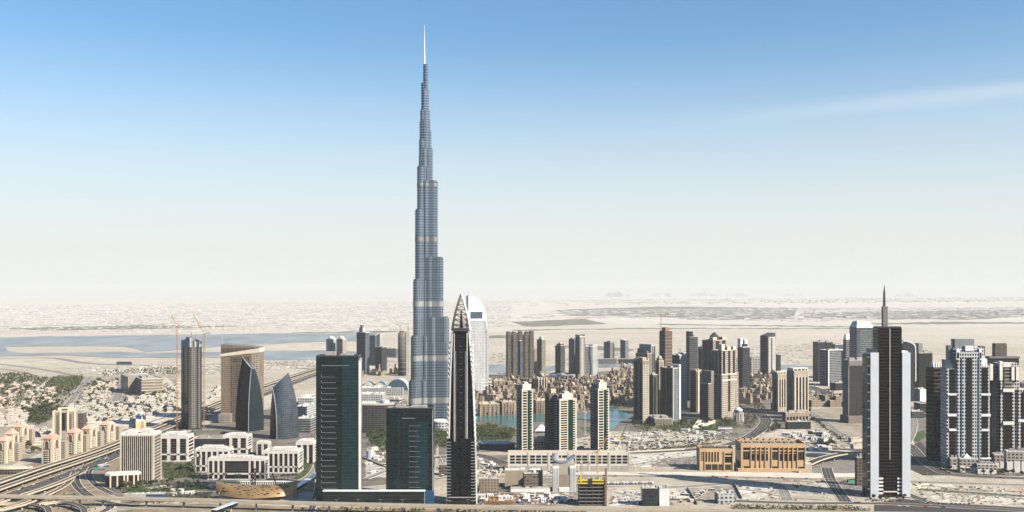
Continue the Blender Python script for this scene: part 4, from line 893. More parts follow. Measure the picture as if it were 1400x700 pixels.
sail("sail_tower", "black sail-shaped glass tower with teal right face in front of the broad brown tower", 320, 358.5, 490, 590, (320, 330, 1.0), (342.5, 344, .86), (358.5, 346, .85), SLD, SLG, F_BLACK)
sail("sail_tower", "smaller sail-shaped tower with blue grey sheen on its broad right face", 367, 406.5, 511, 601, (367, 371.5, .77), (381, 372.5, .775), (406.5, 392, 1.0), SLD, SLB, F_BLACK)

# ---- the three round-cornered flats with white balconies
def balcony_tower(label, px0, px1, crown, shaft, yb, fl, cw):
    t = Tw("apartment_tower", label, px0, px1, shaft, yb, fl=fl, th=24, group=None)
    t.box("shaft", facade("olive flat walls", (.27, .235, .185), (.055, .05, .042), 4, 4.6, .6, .55)); t.strips("f", [(-.5, .5)], .0, 1, GREENGLASS, "glass_front", .4)
    n = 23
    for i in range(n):
        z = (i+.55)/n*t.h
        MB().box(-.47*t.w, -.02*t.w, -t.d/2-1.7, -t.d/2+.2, z, z+1.3).build("balcony", CREAM, t.o)
        MB().box(.30*t.w, .5*t.w, -t.d/2-1.5, -t.d/2+.2, z, z+1.3).build("balcony", CREAM, t.o)
        MB().box(-t.w/2-1.2, -t.w/2+.2, -.1*t.d, .3*t.d, z, z+1.1).build("balcony", CREAM, t.o)
    t.box("corner_pier", WHITE, -.51, -.46, -.56, -.44, 0, 1.02); t.box("corner_pier", WHITE, .46, .51, -.56, -.44, 0, 1.02); t.box("mid_pier", CREAM, -.04, .0, -.56, -.44, 0, 1.01)
    cz = t.z(crown)/t.h
    t.roof(m=CREAM, plant=False, h=2); t.box("crown", mat("pinkish crown", (.60, .52, .44)), -cw, cw*1.1, -.42, .3, 1, 1+(cz-1)*.75); t.box("crown", mat("pinkish crown", (.60, .52, .44)), -cw*.4, cw*.5, -.3, .25, 1+(cz-1)*.75, cz)
    t.box("stair_tower", F_OLIVE, -.5, -.28, -.1, .4, 1, 1+(cz-1)*.6)
    return t
balcony_tower("leftmost of three tall white-balconied flats, standing at the left end of the podium", 706, 728, 523, 534, 620, .34, .38)
t = balcony_tower("middle and broadest of three tall white-balconied flats, darker wing at its back", 757, 787.5, 536, 547, 621, .26, .3)
t.box("rear_wing", facade("rear flats", (.22, .19, .155), (.05, .046, .04), 4, 4.6, .55, .55), -.78, -.2, .5, 1.3, 0, 1.1); t.box("wing_top", BEIGE, -.6, -.3, .7, 1.1, 1.1, 1.18)
balcony_tower("rightmost of three tall white-balconied flats, standing at the water", 807, 832, 520, 533, 618, .42, .34)

# ---- white garage-like podium, the small pavilion-topped building, the black and yellow site
t = Tw("podium_building", "long white podium with rows of dark openings below the three balcony towers", 694, 859, 619, 644, th=0, dpx=14, cat="building")
t.box("wall", mat("white podium", (.60, .565, .51), .7)); t.roof(m=CREAM, rm=PAVE, plant=False)
for i in range(6):
    x = 697+i*27.5
    for j in range(3):
        for q in range(3): t.pb("opening", GLASS, x+q*8.2, x+q*8.2+6.6, 622.6+j*4.1, 625.6+j*4.1, -.15, .2)
    t.pb("grey_panel", mat("grey infill", (.36, .335, .30)), x, x+10.5, 637, 644, -.15, .2); t.pb("grey_panel", mat("grey infill", (.36, .335, .30)), x+12, x+23, 637, 644, -.15, .2); t.pb("pier", CREAM, x+24.4, x+25.8, 618.5, 644, -.5, .2)
t = Tw("ornate_villa", "white ornate low building with arched upper windows between two balcony towers", 730, 757, 601, 617, th=0, dpx=12, cat="building")
t.box("wall", F_BEIGE2); t.pb("upper_storeys", CREAM, 735, 752, 597, 601, 2, 9); t.roof(m=CREAM)
for i in range(6): t.pb("arch_window", GLASS, 732+i*4, 734.2+i*4, 604, 609, -.2, .3)
for x in (731, 741, 751): t.pb("turret", CREAM, x, x+3, 598, 601, 1, 5)
t = Tw("tent", "white peaked tent roof by the lake behind the ornate villa", 731, 750, 584, 592, th=0, dpx=10, cat="tent")
MB().rings([[(-t.w/2, -t.d/2, 4), (t.w/2, -t.d/2, 4), (t.w/2, t.d/2, 4), (-t.w/2, t.d/2, 4)], [(-2, -1, t.h+4), (2, -1, t.h+4), (2, 1, t.h+4), (-2, 1, t.h+4)]]).build("canopy", WHITE, t.o)
for a in (-.45, .45): MB().cyl(a*t.w, -t.d*.45, .3, 0, 4.5).build("pole", STEEL, t.o)
t = Tw("pavilion_block", "small white building with ribbed corner turrets and an upswept grey roof", 755, 787, 631, 672, th=0, dpx=16, cat="building")
t.box("wall", mat("taupe wall", (.36, .325, .27)), -.46, .46, -.46, .5, 0, .93)
for x0, x1 in ((755, 763.5), (778.5, 787)):
    t.pb("corner_turret", WHITE, x0, x1, 637, 672, -.6, 8)
    for i in range(4): t.pb("turret_rib", mat("grey rib", (.42, .41, .40)), x0+.7+i*2.1, x0+1.6+i*2.1, 640, 671, -.9, 0)
t.pb("brown_panel", mat("brown panel", (.27, .225, .175)), 763.5, 778.5, 649, 666, -.2, .3); t.pb("entrance", WHITE, 764, 778, 666, 672, -1.5, 0)
b = MB(); w = t.w/2
top = [(-w*1.0, t.h*1.18), (-w*.75, t.h*1.06), (-w*.2, t.h*1.0), (w*.3, t.h*1.05), (w*.95, t.h*1.2)]
for (x0, z0), (x1, z1) in zip(top[:-1], top[1:]): b.rings([[(x0, -t.d*.5, z0-3), (x0, -t.d*.5, z0), (x0, t.d*.5, z0), (x0, t.d*.5, z0-3)], [(x1, -t.d*.5, z1-3), (x1, -t.d*.5, z1), (x1, t.d*.5, z1), (x1, t.d*.5, z1-3)]])
b.build("upswept_roof", mat("blue grey roof", (.22, .245, .275), .4), t.o); t.box("attic", mat("grey rib", (.42, .41, .40)), -.42, .42, -.4, .4, .9, 1.04)
MB().cyl(-w*.75, 0, 5, t.h, t.h*1.25, 12).build("roof_drum", STEEL, t.o)
t = Tw("construction_block", "black concrete frame with yellow formwork bands round its top, cranes on it", 789, 829, 653, 692, th=0, dpx=26, cat="construction site")
for i in range(7): t.box("floor_slab", DCONC, -.5, .5, -.5, .5, .02+i*.125, .045+i*.125)
for a in (-.46, -.22, .0, .22, .46):
    for v in (-.45, 0, .45): t.box("column", DSTEEL, a-.015, a+.015, v-.02, v+.02, 0, .9)
t.box("inner_wall", mat("site black", (.02, .02, .02)), -.44, .44, -.35, .45, 0, .82)
for y in (656, 660): t.pb("formwork_band", YEL, 788.5, 803, y, y+1.6, -.6, 3); t.pb("formwork_band", YEL, 809, 828, y, y+1.6, -.6, 3)
t.pb("formwork_panel", mat("site black", (.02, .02, .02)), 803, 809, 655, 664, -.8, 2); t.pb("formwork_post", YEL, 826.5, 828.5, 651, 663, -.8, 1); t.pb("formwork_post", YEL, 792, 794, 649, 660, -.8, 1)
for i in range(14): t.box("prop", RUST if i % 2 else DSTEEL, -.48+i*.07, -.465+i*.07, -.4+.05*(i % 4), -.38+.05*(i % 4), .9, 1.0+.1*rnd.random())
t.pb("hoist_tower", RUST, 826, 828.5, 640, 692, -1.5, 1)

# ------------------------------------------------------------------ right: white finned tower and its neighbours
PALEW = mat("blue-shaded white panels", (.56, .59, .635), .4, .1, .06)  # bluish cast of shaded white fins mixed into the panel colour
t = Tw("finned_tower", "dark tower flanked by two tall white fins with a mast and needle on top", 1181, 1240, 448, 680, th=0, dpx=24)
FB = facade("finned tower glass", (.02, .017, .014), (.003, .0028, .0025), 5, 4.3, .94, .66, gr=.1, blinds=.06)
t.pb("shaft", FB, 1196, 1228.5, 448, 651, 0, 20); t.pb("lower_shaft", FB, 1203, 1222.5, 651, 680, 1, 18); t.pb("roof", DSTEEL, 1196.5, 1228, 446.5, 448, 1, 19)
t.pb("fin", PALEW, 1185, 1196.2, 482, 681, -2.5, 20); t.pb("fin", PALEW, 1228.3, 1239.6, 482, 679, -2.5, 20)
t.pb("fin_side", facade("fin side windows", (.30, .31, .33), (.02, .022, .025), 16, 12, .8, .86), 1181, 1185, 484, 681, -2.0, 19); t.pb("fin_cap", DSTEEL, 1186, 1196, 477, 482, 0, 18); t.pb("fin_cap", WHITE, 1229, 1238, 480, 482, 2, 16)
t.pb("centre_rib", STEEL, 1211.5, 1212.6, 449, 628, -1.0, .1)
for i in range(5):
    for x0, x1 in ((1197, 1203), (1222.5, 1228.3)): t.pb("balcony", WHITE, x0, x1, 653+i*5, 655.4+i*5, -.5, 10)
for x0, x1 in ((1197, 1203), (1222.5, 1228.3)): t.pb("stair_wall", F_BLACK, x0, x1, 651, 680, .3, 12)
t.pb("canopy_beam", CREAM, 1203, 1222.5, 671.5, 673, -1, 2)
t.pb("mast_base", mat("mast grey", (.16, .15, .145)), 1205.5, 1212, 419, 447, 7, 13)
MB().rings([[((1208.8-t.mid+a)*t.k, c*t.k, t.z(419)) for a, c in ((-1.6, -1.2), (1.6, -1.2), (1.6, 1.2), (-1.6, 1.2))], [((1208.8-t.mid+a)*t.k, c*t.k, t.z(400)) for a, c in ((-1.2, -.8), (1.2, -.8), (1.2, .8), (-1.2, .8))], [((1209.3-t.mid+a)*t.k, c*t.k, t.z(389)) for a, c in ((-.15, -.1), (.15, -.1), (.15, .1), (-.15, .1))]]).build("needle", DSTEEL, t.o)
t = Tw("office_tower", "black tower with thin pale floor lines left of the white grid towers", 1267, 1291, 503, 630, fl=.42, th=24)
t.box("shaft", facade("lined black glass", (.11, .10, .09), (.006, .006, .006), 9, 6.4, 1, .8, gr=.08)); t.roof(m=DCONC); t.box("podium", F_BLACK, -.7, .7, -.8, -.5, 0, .1)
for i in range(4): t.box("roof_unit", WHITE, -.4+i*.22, -.28+i*.22, -.3, .1, 1, 1.05)
EXW = mat("white precast", (.72, .73, .74), .6); EXC = mat("warm white precast", (.72, .68, .62), .6)
F_EX = facade("exec window grid", (.92, .92, .93), (.012, .015, .02), 4.0, 5.4, .66, .62, gr=.1); F_EXC = facade("exec warm grid", (.92, .86, .77), (.014, .014, .014), 4.0, 5.4, .64, .62, gr=.1)
STRIP = facade("dark bronze bay", (.03, .022, .018), (.008, .006, .006), 3.4, 5.4, .9, .7, gr=.1)
t = Tw("apartment_tower", "broad white grid tower with a dark central glass strip and grey box on top", 1288.5, 1348, 487, 640, th=-2, dpx=26)
t.pb("wing", F_EX, 1290, 1307, 504, 640, 2, 24); t.pb("wing", F_EX, 1333, 1348, 500, 640, 2, 24); t.pb("shaft", F_EX, 1304, 1336, 481, 640, 0, 22)
t.pb("glass_strip", GLASS, 1316.6, 1323.4, 489, 640, -1, .5); t.pb("glass_strip", BLUEGLASS, 1308.3, 1310, 490, 640, -.6, .5); t.pb("glass_strip", BLUEGLASS, 1331.5, 1333.5, 490, 640, -.6, .5)
for x0, x1, y0 in ((1294.5, 1301.5, 505), (1338, 1345.5, 503)):
    t.pb("glass_strip", STRIP, x0, x1, y0, 538, 1.3, 2.5); t.pb("glass_strip", STRIP, x0, x1, 541, 566, 1.3, 2.5); t.pb("glass_strip", STRIP, x0, x1, 570, 586, 1.3, 2.5); t.pb("glass_strip", STRIP, x0, x1, 590, 625, 1.3, 2.5)
    t.pb("cross_band", EXW, x0-3.5, x1+3.5, 538, 540.8, .4, 3); t.pb("cross_band", EXW, x0-3.5, x1+3.5, 566, 569.5, .4, 3); t.pb("cross_band", EXW, x0-1.5, x1+1.5, 586.5, 589.5, .4, 3); t.pb("cross_band", EXW, x0-4, x1+4, 626, 628, .2, 4)
t.pb("crown_box", mat("grey crown box", (.20, .205, .215)), 1303, 1329, 464, 476, 6, 20); t.pb("upper_storeys", F_EX, 1300, 1341, 476, 487, 3, 20); t.pb("crown_arch", EXW, 1315, 1326, 473, 480, 1, 10)
for x0, x1 in ((1302.5, 1307), (1333, 1337)): t.pb("turret", EXW, x0, x1, 477, 492, -.5, 6); t.pb("turret_window", GLASS, x0+.8, x1-.8, 482, 490, -.7, 0)
t.pb("glass_cube", BLUEGLASS, 1288.5, 1299, 492, 504, 3, 16); t.pb("glass_cube", mat("blue grey cladding", (.16, .18, .215), .4), 1295, 1302, 473, 492, 8, 18); t.pb("shoulder", EXW, 1337, 1345, 491, 500, 2, 14); t.pb("rear_frame", F_SHELL, 1340, 1347, 474, 487, 14, 22)
t = Tw("apartment_tower", "warm white grid tower with dark bays and tall red brown strips at the right edge", 1347, 1399, 500, 638, th=-2, dpx=26)
t.pb("wing", facade("exec shaded grid", (.33, .325, .32), (.02, .02, .024), 4, 5.4, .6, .6), 1347, 1364, 500, 636, 6, 26); t.pb("shaft", F_EXC, 1363, 1389, 497, 636, 2, 24); t.pb("wing", F_EXC, 1386, 1399, 532, 636, 0, 20)  # left wing uses a darkened grid colour for its shaded side
t.pb("glass_strip", STRIP, 1368, 1378.5, 536, 577, 1, 2.5); t.pb("glass_strip", STRIP, 1368, 1378.5, 582, 622, 1, 2.5); t.pb("glass_strip", facade("bronze loggias", (.44, .40, .34), (.03, .027, .025), 12, 5.4, .9, .6), 1368, 1378.5, 500, 531, .8, 2.5)
t.pb("cross_band", EXC, 1366, 1381, 531.5, 536, 0, 3); t.pb("cross_band", EXC, 1366, 1381, 576.5, 581, 0, 3); t.pb("cross_band", EXC, 1386, 1399.5, 573, 577, -1, 3); t.pb("glass_strip", STRIP, 1391, 1394, 536, 625, -.9, .4)
t.pb("glass_strip", GLASS, 1352, 1357, 512, 632, 5, 6.5); t.pb("crown_box", EXC, 1366, 1376, 496, 502, 0, 10)
for x in (1348, 1361, 1377, 1383): t.pb("turret", EXC, x, x+4, 502-(x % 3)*4, 520, -.5, 6)
t = simple("office_tower", "wide dark roofed slab behind the warm white grid tower, brown frame on its roof", 1350, 1391, 490, 575, F_DARK, .1, -2, dpx=12, rm=DCONC)
t.box("roof_slab", DCONC, -.52, .52, -.6, .6, 1, 1.03); t.box("unfinished_storeys", F_SHELL, -.3, .1, -.4, .4, 1.03, 1.24)
for a in (-.28, .06): t.spire(a, 0, 1.2, 12, .5, RUST)
simple("office_tower", "blue dark block cut off by the right edge of the view", 1393, 1420, 524, 600, F_BLUE, .1, -4, dpx=12)
# white terraced blocks at the foot of the grid towers
for (x0, x1, yt, yb, lab) in ((1297, 1311, 627, 641, "small dark-windowed white block at the foot of the broad white grid tower"), (1310, 1336, 628, 646, "white terraced block with a sunlit peaked roof at the foot of the grid towers"), (1334, 1362, 636, 648, "long low white block with square windows between the terraced blocks"), (1357, 1380, 622, 640, "white stepped block at the foot of the warm white grid tower"), (1374, 1404, 618, 646, "white cubic terraces climbing at the right edge")):
    t = Tw("terraced_block", lab, x0, x1, yt, yb, th=-8, dpx=10, cat="building"); t.box("wall", facade("terrace walls", (.60, .555, .485), (.04, .037, .035), 6, 5, .6, .5)); t.roof(m=EXC)
    for i in range(3): t.box("terrace", EXC, -.5+i*.33, -.22+i*.33, -.8, -.5, 0, .35+.2*rnd.random())
    if x0 == 1310: MB().frus(-t.w*.3, t.w*.2, -t.d*.4, t.d*.4, t.h, t.h+8, t.w*.24, t.d*.39).build("peaked_roof", EXC, t.o)
# sand-stone institutional blocks
t = Tw("stone_block", "larger ochre stone block with tall dark window bays facing the sandy road", 1005, 1100, 610, 645, fl=.10, th=-3, dpx=46, cat="building")
t.box("wall", OCHRE); t.roof(m=OCHRE, rm=mat("dark roof deck", (.10, .095, .09)), h=4, plant=False)
for (a, b_) in ((-.46, -.36), (-.02, .08), (.38, .48)):
    for j in range(3): t.strips("f", [(a+j*.034, a+j*.034+.027)], .46, .78, BROWNGLASS, "window", .25)
    t.strips("f", [(a, b_-.005)], .84, .93, BROWNGLASS, "window", .25); t.strips("f", [(a+.01, b_-.01)], .10, .20, BROWNGLASS, "window", .25)
for a in (-.335, -.265, -.195, -.125, .105, .175, .245, .315):
    t.strips("f", [(a, a+.045)], .42, .70, BROWNGLASS, "window", .25); t.strips("f", [(a, a+.045)], .73, .79, BROWNGLASS, "window", .25); t.strips("f", [(a, a+.045)], .85, .92, BROWNGLASS, "window", .25)
for a in (-.5, -.35, -.27, -.2, -.13, -.03, .085, .155, .225, .295, .365, .485): t.strips("f", [(a, a+.013)], 0, .97, OCHRE, "pilaster", 1.0)
for i in range(5): t.strips("l", [(-.42+i*.18, -.33+i*.18)], .35, .85, BROWNGLASS, "window", .3)
t.box("plinth", OCHRE, -.55, .52, -.58, -.5, 0, .12); t.box("annex", CREAM, .5, .62, -.3, -.05, 0, .28)
for i in range(14): t.box("roof_unit", mat("roof unit", (.18, .18, .18)) if i % 2 else STEEL, -.42+i*.06, -.385+i*.06, -.2+.4*rnd.random(), .22+.1*rnd.random(), 1, 1.04)
for i in range(9): t.box("roof_pier", OCHRE, -.44+i*.1, -.42+i*.1, .46, .5, 1.1, 1.14)
t = Tw("stone_block", "smaller ochre stone block left of the larger one, narrow window slots and open arcade below", 952, 1003, 616, 644, fl=.06, th=-3, dpx=34, cat="building")
t.box("wall", OCHRE); t.roof(m=OCHRE, rm=MATS["dark roof deck"], h=3, plant=True)
for i in range(5): t.strips("f", [(-.32+i*.085, -.28+i*.085)], .45, .93, BROWNGLASS, "window", .3)
t.strips("f", [(.24, .44)], .42, .7, BROWNGLASS, "window", .3); t.strips("f", [(.24, .44)], .78, .86, BROWNGLASS, "window", .3)
for i in range(4): t.strips("f", [(-.32+i*.19, -.16+i*.19)], .06, .32, mat("arcade shade", (.03, .025, .02)), "opening", .3)  # dark panels paint the shade inside the arcade
for i in range(5): t.strips("f", [(-.46, -.43), (-.41, -.38)], .5+i*.09, .55+i*.09, BROWNGLASS, "slot", .3)
t.strips("f", [(-.36, -.335), (.2, .225), (.455, .48)], 0, .97, OCHRE, "pilaster", 1)
t = Tw("stair_block", "small grey stepped block in the shade of the white finned tower's left fin", 1169, 1180, 626, 664, th=0, dpx=8, cat="building"); t.box("wall", F_SHELL); t.roof(m=CONC)

# ------------------------------------------------------------------ left: office quarter
t = Tw("office_block", "striped office block with cream vertical fins on bronze glass beside the highway", 166, 219, 594, 662, fl=.28, th=2, dpx=34, cat="office building")
t.box("wall", BROWNGLASS); t.box("attic", CREAM, -.51, .51, -.51, .51, .965, 1.0, .4); t.roof(m=WHITE, rm=ROOFW, h=1.2)
for i in range(16): t.strips("f", [(-.47+i*.0605, -.455+i*.0605)], .03, .965, mat("fin stone", (.44, .38, .30)), "fin", 1.0)
t.strips("f", [(-.5, -.475), (.48, .5)], 0, .965, CREAM, "corner_pier", 1.3)
t.strips("r", [(-.5, .5)], 0, .96, facade("striped side", (.47, .43, .37), (.06, .055, .05), 40, 4.6, 1, .5), "side_wall", .3); t.strips("r", [(-.5, -.44), (.44, .5)], 0, .97, CREAM, "corner_pier", .9)
t = Tw("podium_building", "low hexagonal bronze glass annex with cream piers in front of the striped office block", 145.5, 192, 648, 667, fl=.3, th=14, dpx=18, cat="building")
w, d = t.w/2, t.d/2; hexp = [(-w, -d*.6), (-w*.7, -d), (w*.9, -d*.9), (w, -d*.2), (w*.8, d), (-w*.9, d)]
MB().prism(hexp, 0, t.h*.86).build("wall", BROWNGLASS, t.o); MB().prism([(x*1.03, y*1.03) for x, y in hexp], t.h*.84, t.h).build("roof", mat("annex roof", (.62, .58, .51)), t.o)
for q in (0, .25, .5, .62, .85, 1): x = -w*.7+1.6*w*q; MB().box(x-1, x+1, -d*1.04+.1*q*d-.5, -d*.98+.1*q*d+1, 0, t.h*.85).build("pier", CREAM, t.o)
OFW = mat("white office stone", (.58, .555, .51), .65)
def office(label, px0, px1, yt, yb, dpx, bays, th=0, pod=True, side=3, centre=False):
    t = Tw("office_block", label, px0, px1, yt, yb, th=th, dpx=dpx, cat="office building"); h = t.h
    t.box("wall", GLASS, z1=.94); t.box("attic", OFW, -.5, .5, -.5, .5, .92, 1, .6); t.roof(m=OFW, rm=ROOFW, h=2.2, plant=True)
    if pod: t.box("plinth", OFW, -.52, .52, -.53, .52, .0, .05); t.bands([.26], OFW, "floor_band", 2.2, .9)
    n = bays
    for i in range(n+1):
        if centre and n*.36 < i < n*.64: continue
        a = -.5+i/n; t.strips("f", [(max(-.5, a-.17/n), min(.5, a+.17/n))], .05, .92, OFW, "pier", .9)
    for f in ("r", "l"):
        t.strips(f, [(-.5, -.44), (.44, .5)], .05, .92, OFW, "pier", .9)
        for i in range(6): t.strips(f, [(-.44, .44)], .10+i*.14, .135+i*.14, OFW, "side_band", .7)
    for i in range(5): t.bands([.36+i*.1], mat("spandrel", (.10, .09, .08)), "floor_line", .7, .15)
    t.box("roof_house", OFW, -.3, .25, -.1, .35, 1, 1.14); t.box("roof_screen", STEEL, -.2, .1, -.3, -.12, 1, 1.08)
    b = MB()
    for i in range(12): x = (-.45+i*.08)*t.w; b.box(x, x+.6, -t.d*.45, -t.d*.12, h+2.4, h+3)
    b.build("roof_trellis", WHITE, t.o); return t
office("white office block with banded right side, just right of the striped office block", 219, 264, 597, 631, 26, 3)
t = Tw("office_block", "long dark shaded link block behind the white office quarter", 264, 312, 600, 622, th=0, dpx=20, cat="office building"); t.box("wall", F_DARK); t.roof(m=CONC)  # shade over this block put into its dark wall
office("white office block with banded side under the sail towers, at the back of the quarter", 305, 344, 597, 621, 24, 3)
office("white office block with tall slots, left of and behind the widest office block", 268, 318, 615, 646, 22, 6)
office("widest white office block with a dark glass centre, front row of the quarter", 286, 366, 628, 656, 18, 11, centre=True)
office("white office block with slender slots right of the widest one, palm terrace beside it", 361, 414, 618, 647, 30, 7)
office("small white block tucked behind the slender-slotted office block", 351, 370, 606, 622, 12, 2, pod=False)
office("cream stepped office block nearest the tall green glass tower, planted roof", 405, 434, 606, 634, 26, 3, pod=False)
t = Tw("pergola", "long white colonnade screen along the street in front of the offices", 288, 400, 658, 663.5, th=0, dpx=4, cat="pergola")
for i in range(38): t.box("post", WHITE, -.5+i*.0266, -.493+i*.0266, -.5, .5, 0, .85)
t.box("beam", WHITE, -.505, .505, -.55, .55, .85, 1.0)
# metro station: a golden lens-shaped shell roof
c = gp(342, 688.5); k = dep(688.5)/F; L_, HW, HT = 57*k, 26.0, 15.0
st = thing("metro_station", "golden brown shell-roofed metro station beside the viaduct", "metro station", c + Vector((0, 34, 0))); foot(c.x, c.y+34, 0, 2*L_, 60)
P = []
for i in range(25):
    a = -1+i/12; row = []; wv = HW*(1-abs(a)**1.7)+.6; hv = HT*(.62+.38*a*a*.9)+6
    for j in range(13):
        q = -1+j/6; row.append((a*L_, q*wv, 3+hv*(1-.86*abs(q)**1.5)))
    P.append(row)
MB().grid(P).build("shell_roof", mat("golden shell", (.27, .175, .085), .42, .35, .18, .05), st, True)
b = MB(); rr = random.Random(3)
for i in range(70):
    a = rr.uniform(-.8, .8); q = -rr.uniform(.08, .85); wv = HW*(1-abs(a)**1.7)+.6; hv = HT*(.62+.38*a*a*.9)+6
    x, y, z = a*L_, q*wv, 3+hv*(1-.86*abs(q)**1.5); s = hv*.86*1.5*abs(q)**.5/wv
    b.rings([[(x-1.6, y-.35, z-.35*s+.12), (x+1.6, y-.35, z-.35*s+.12), (x+1.6, y+.35, z+.35*s+.12), (x-1.6, y+.35, z+.35*s+.12)], [(x-1.6, y-.35, z-.35*s+.3), (x+1.6, y-.35, z-.35*s+.3), (x+1.6, y+.35, z+.35*s+.3), (x-1.6, y+.35, z+.35*s+.3)]])
b.build("roof_slits", BROWNGLASS, st)
MB().box(-L_*.62, L_*.62, -HW*.45, HW*.5, 0, 8).build("glass_hall", GLASS, st); MB().box(-L_*.9, -L_*.62, -5, 5, 0, 9).build("end_hall", CONC, st); MB().box(L_*.62, L_*.9, -5, 5, 0, 9).build("end_hall", CONC, st)
def tubebridge(name, label, P, Z, w, h, m):
    C = [gp(x, y, z) for (x, y), z in zip(P, Z)]; o = Vector((C[0].x, C[0].y, 0)); t = thing(name, label, "footbridge", o); L = [c_-o for c_ in C]
    strip(MB(), offs(L, w/2), offs(L, -w/2), 0, h).build("glazed_tube", m, t); strip(MB(), offs(L, w/2+.4), offs(L, -w/2-.4), h, h+.5).build("roof", mat("bridge roof", (.60, .63, .63), .35, .3), t)
    for q in (.2, .5, .8):
        p = L[0].lerp(L[-1], q); MB().box(p.x-.7, p.x+.7, p.y-.7, p.y+.7, 0, p.z).build("pier", CONC, t)
tubebridge("footbridge", "covered footbridge climbing from the golden station to the green glass tower", [(397, 674), (436, 650)], [7, 9], 8, 4, GLASS)
tubebridge("footbridge", "short white covered walkway below the golden station at the bottom edge", [(292, 702), (322, 691)], [7, 8], 7, 4, GLASS)

# arched apartment blocks with pink roofs
F_ARCH = facade("arched flats wall", (.58, .49, .37), (.10, .08, .06), 3.4, 3.6, .42, .5, blinds=.1); ARCHC = mat("arched flats render", (.60, .51, .39), .75); ARCHD = mat("arch shade", (.10, .075, .055))  # arch shade: dark colour painting the shade inside arches and recesses
def archblock(label, px0, px1, yroof, yb, fl=.45, th=None):
    phi = math.atan(((px0+px1)/2-CX)/F); t = Tw("apartment_block", label, px0, px1, yroof+8, yb, fl=fl, th=math.degrees(-phi)-30, cat="apartment block", group=None); w, d, h = t.w/2, t.d/2, t.h
    t.box("wall", F_ARCH)
    MB().frus(-w*1.04, w*1.04, -d*1.04, d*1.04, h, h+5.5, w*.5, d*.5).build("roof", ROOFP, t.o); MB().frus(-w*.3, w*.3, -d*.3, d*.3, h+5.5, h+8, w*.2, d*.2).build("roof_cap", ROOFP, t.o)
    for face in ("f", "r"):
        L = w if face == "f" else d; Q = -d if face == "f" else w
        pr = []
        for i in range(9): a = math.pi*i/8; pr.append((L*.38*math.cos(a), h*.82+L*.38*math.sin(a)))
        pr = [(L*.38, h*.60)] + pr + [(-L*.38, h*.60)]
        def pt(u, z, o): return (u, Q-o, z) if face == "f" else (Q+o, u, z)
        b = MB(); b.rings([[pt(u, z, -.3) for u, z in pr], [pt(u, z, .5) for u, z in pr]]); b.build("arch_recess", ARCHD, t.o)
        big = [(u*1.28, z if i in (0, len(pr)-1) else z+.5) for i, (u, z) in enumerate(pr)]
        b = MB()
        for i in range(len(pr)-1): b.rings([[pt(*pr[i], 0), pt(*big[i], 0), pt(*big[i], 1.1), pt(*pr[i], 1.1)], [pt(*pr[i+1], 0), pt(*big[i+1], 0), pt(*big[i+1], 1.1), pt(*pr[i+1], 1.1)]])
        b.build("arch_surround", ARCHC, t.o)
        for q in (-.8, .8):
            u0, u1 = sorted((q*L-.12*L, q*L+.12*L)); b = MB()
            if face == "f": b.box(u0, u1, Q-.9, Q+.2, 0, h*.97)
            else: b.box(Q-.2, Q+.9, u0, u1, 0, h*.97)
            b.build("pilaster", ARCHC, t.o)
        for i in range(6):
            b = MB(); z = h*(.07+.085*i)
            if face == "f": b.box(-L*.42, L*.42, Q-1.6, Q+.1, z, z+1.0)
            else: b.box(Q-.1, Q+1.6, -L*.42, L*.42, z, z+1.0)
            b.build("balcony", ARCHC, t.o)
    t.box("rear_wing", F_ARCH, -.5, .9, .5, 1.0, 0, .8); return t
for a in ((58, 82, 592, 634, "pink-roofed arched apartment block nearest the highway, first of its row"), (91, 112, 584, 621, "pink-roofed arched apartment block, second along the highway row"), (112, 132, 579, 613, "pink-roofed arched apartment block, third along the highway row"), (136, 157, 573, 605, "pink-roofed arched apartment block farthest up the highway row"),
          (-5, 18, 595, 634, "pink-roofed arched block cut by the left edge of the view"), (7, 25, 586, 622, "pink-roofed arched block behind the one at the left edge"), (19, 38, 576, 612, "pink-roofed arched block farthest from the road in the left-edge group")):
    archblock(a[4], *a[:4])
t = Tw("apartment_tower", "taller beige block with dark side wings among the pink-roofed blocks", 73.5, 105, 563, 600, fl=.2, th=12, dpx=12); t.box("wall", F_ARCH); t.box("crown", ARCHC, -.3, .3, -.3, .3, 1, 1.13); t.roof(m=ARCHC, plant=False)
t.strips("f", [(-.34, -.26), (.22, .3)], .1, .9, ARCHD, "recess", .3); t.strips("f", [(-.1, .06)], .3, .95, GLASS, "glass_strip", .5); t.box("arch_crown", ARCHD, -.12, .12, -.34, -.3, 1.02, 1.1)
for a in (-.5, -.2, .12, .42): t.box("pilaster", ARCHC, a, a+.08, -.58, -.5, 0, 1.02)
t = Tw("apartment_tower", "plain dark brown block just right of the taller beige block", 105, 118, 565, 590, fl=.3, th=10); t.box("wall", F_BROWN); t.roof()
t = Tw("sports_hall", "low oval sports hall with a pale domed roof by the highway at the left edge", -25, 46, 633, 649, th=0, dpx=26, cat="building")
a = [2*math.pi*i/32 for i in range(32)]; w, d = t.w/2, t.d/2
MB().rings([[(w*math.cos(q), d*math.sin(q), 0) for q in a], [(w*math.cos(q), d*math.sin(q), 8) for q in a]]).build("wall", F_BROWN, t.o, False)
MB().rings([[(w*1.04*math.cos(q), d*1.04*math.sin(q), 8) for q in a], [(w*1.04*math.cos(q), d*1.04*math.sin(q), 9.5) for q in a], [(w*.92*math.cos(q), d*.92*math.sin(q), 9.5) for q in a]], False, False).build("rim", CREAM, t.o)
MB().rings([[(w*.92*c_*math.cos(q), d*.92*c_*math.sin(q), 8.6+z_) for q in a] for c_, z_ in ((1, 0), (.8, 1.6), (.5, 2.8), (.1, 3.4))]).build("roof", mat("olive roof", (.38, .36, .27)), t.o, True)
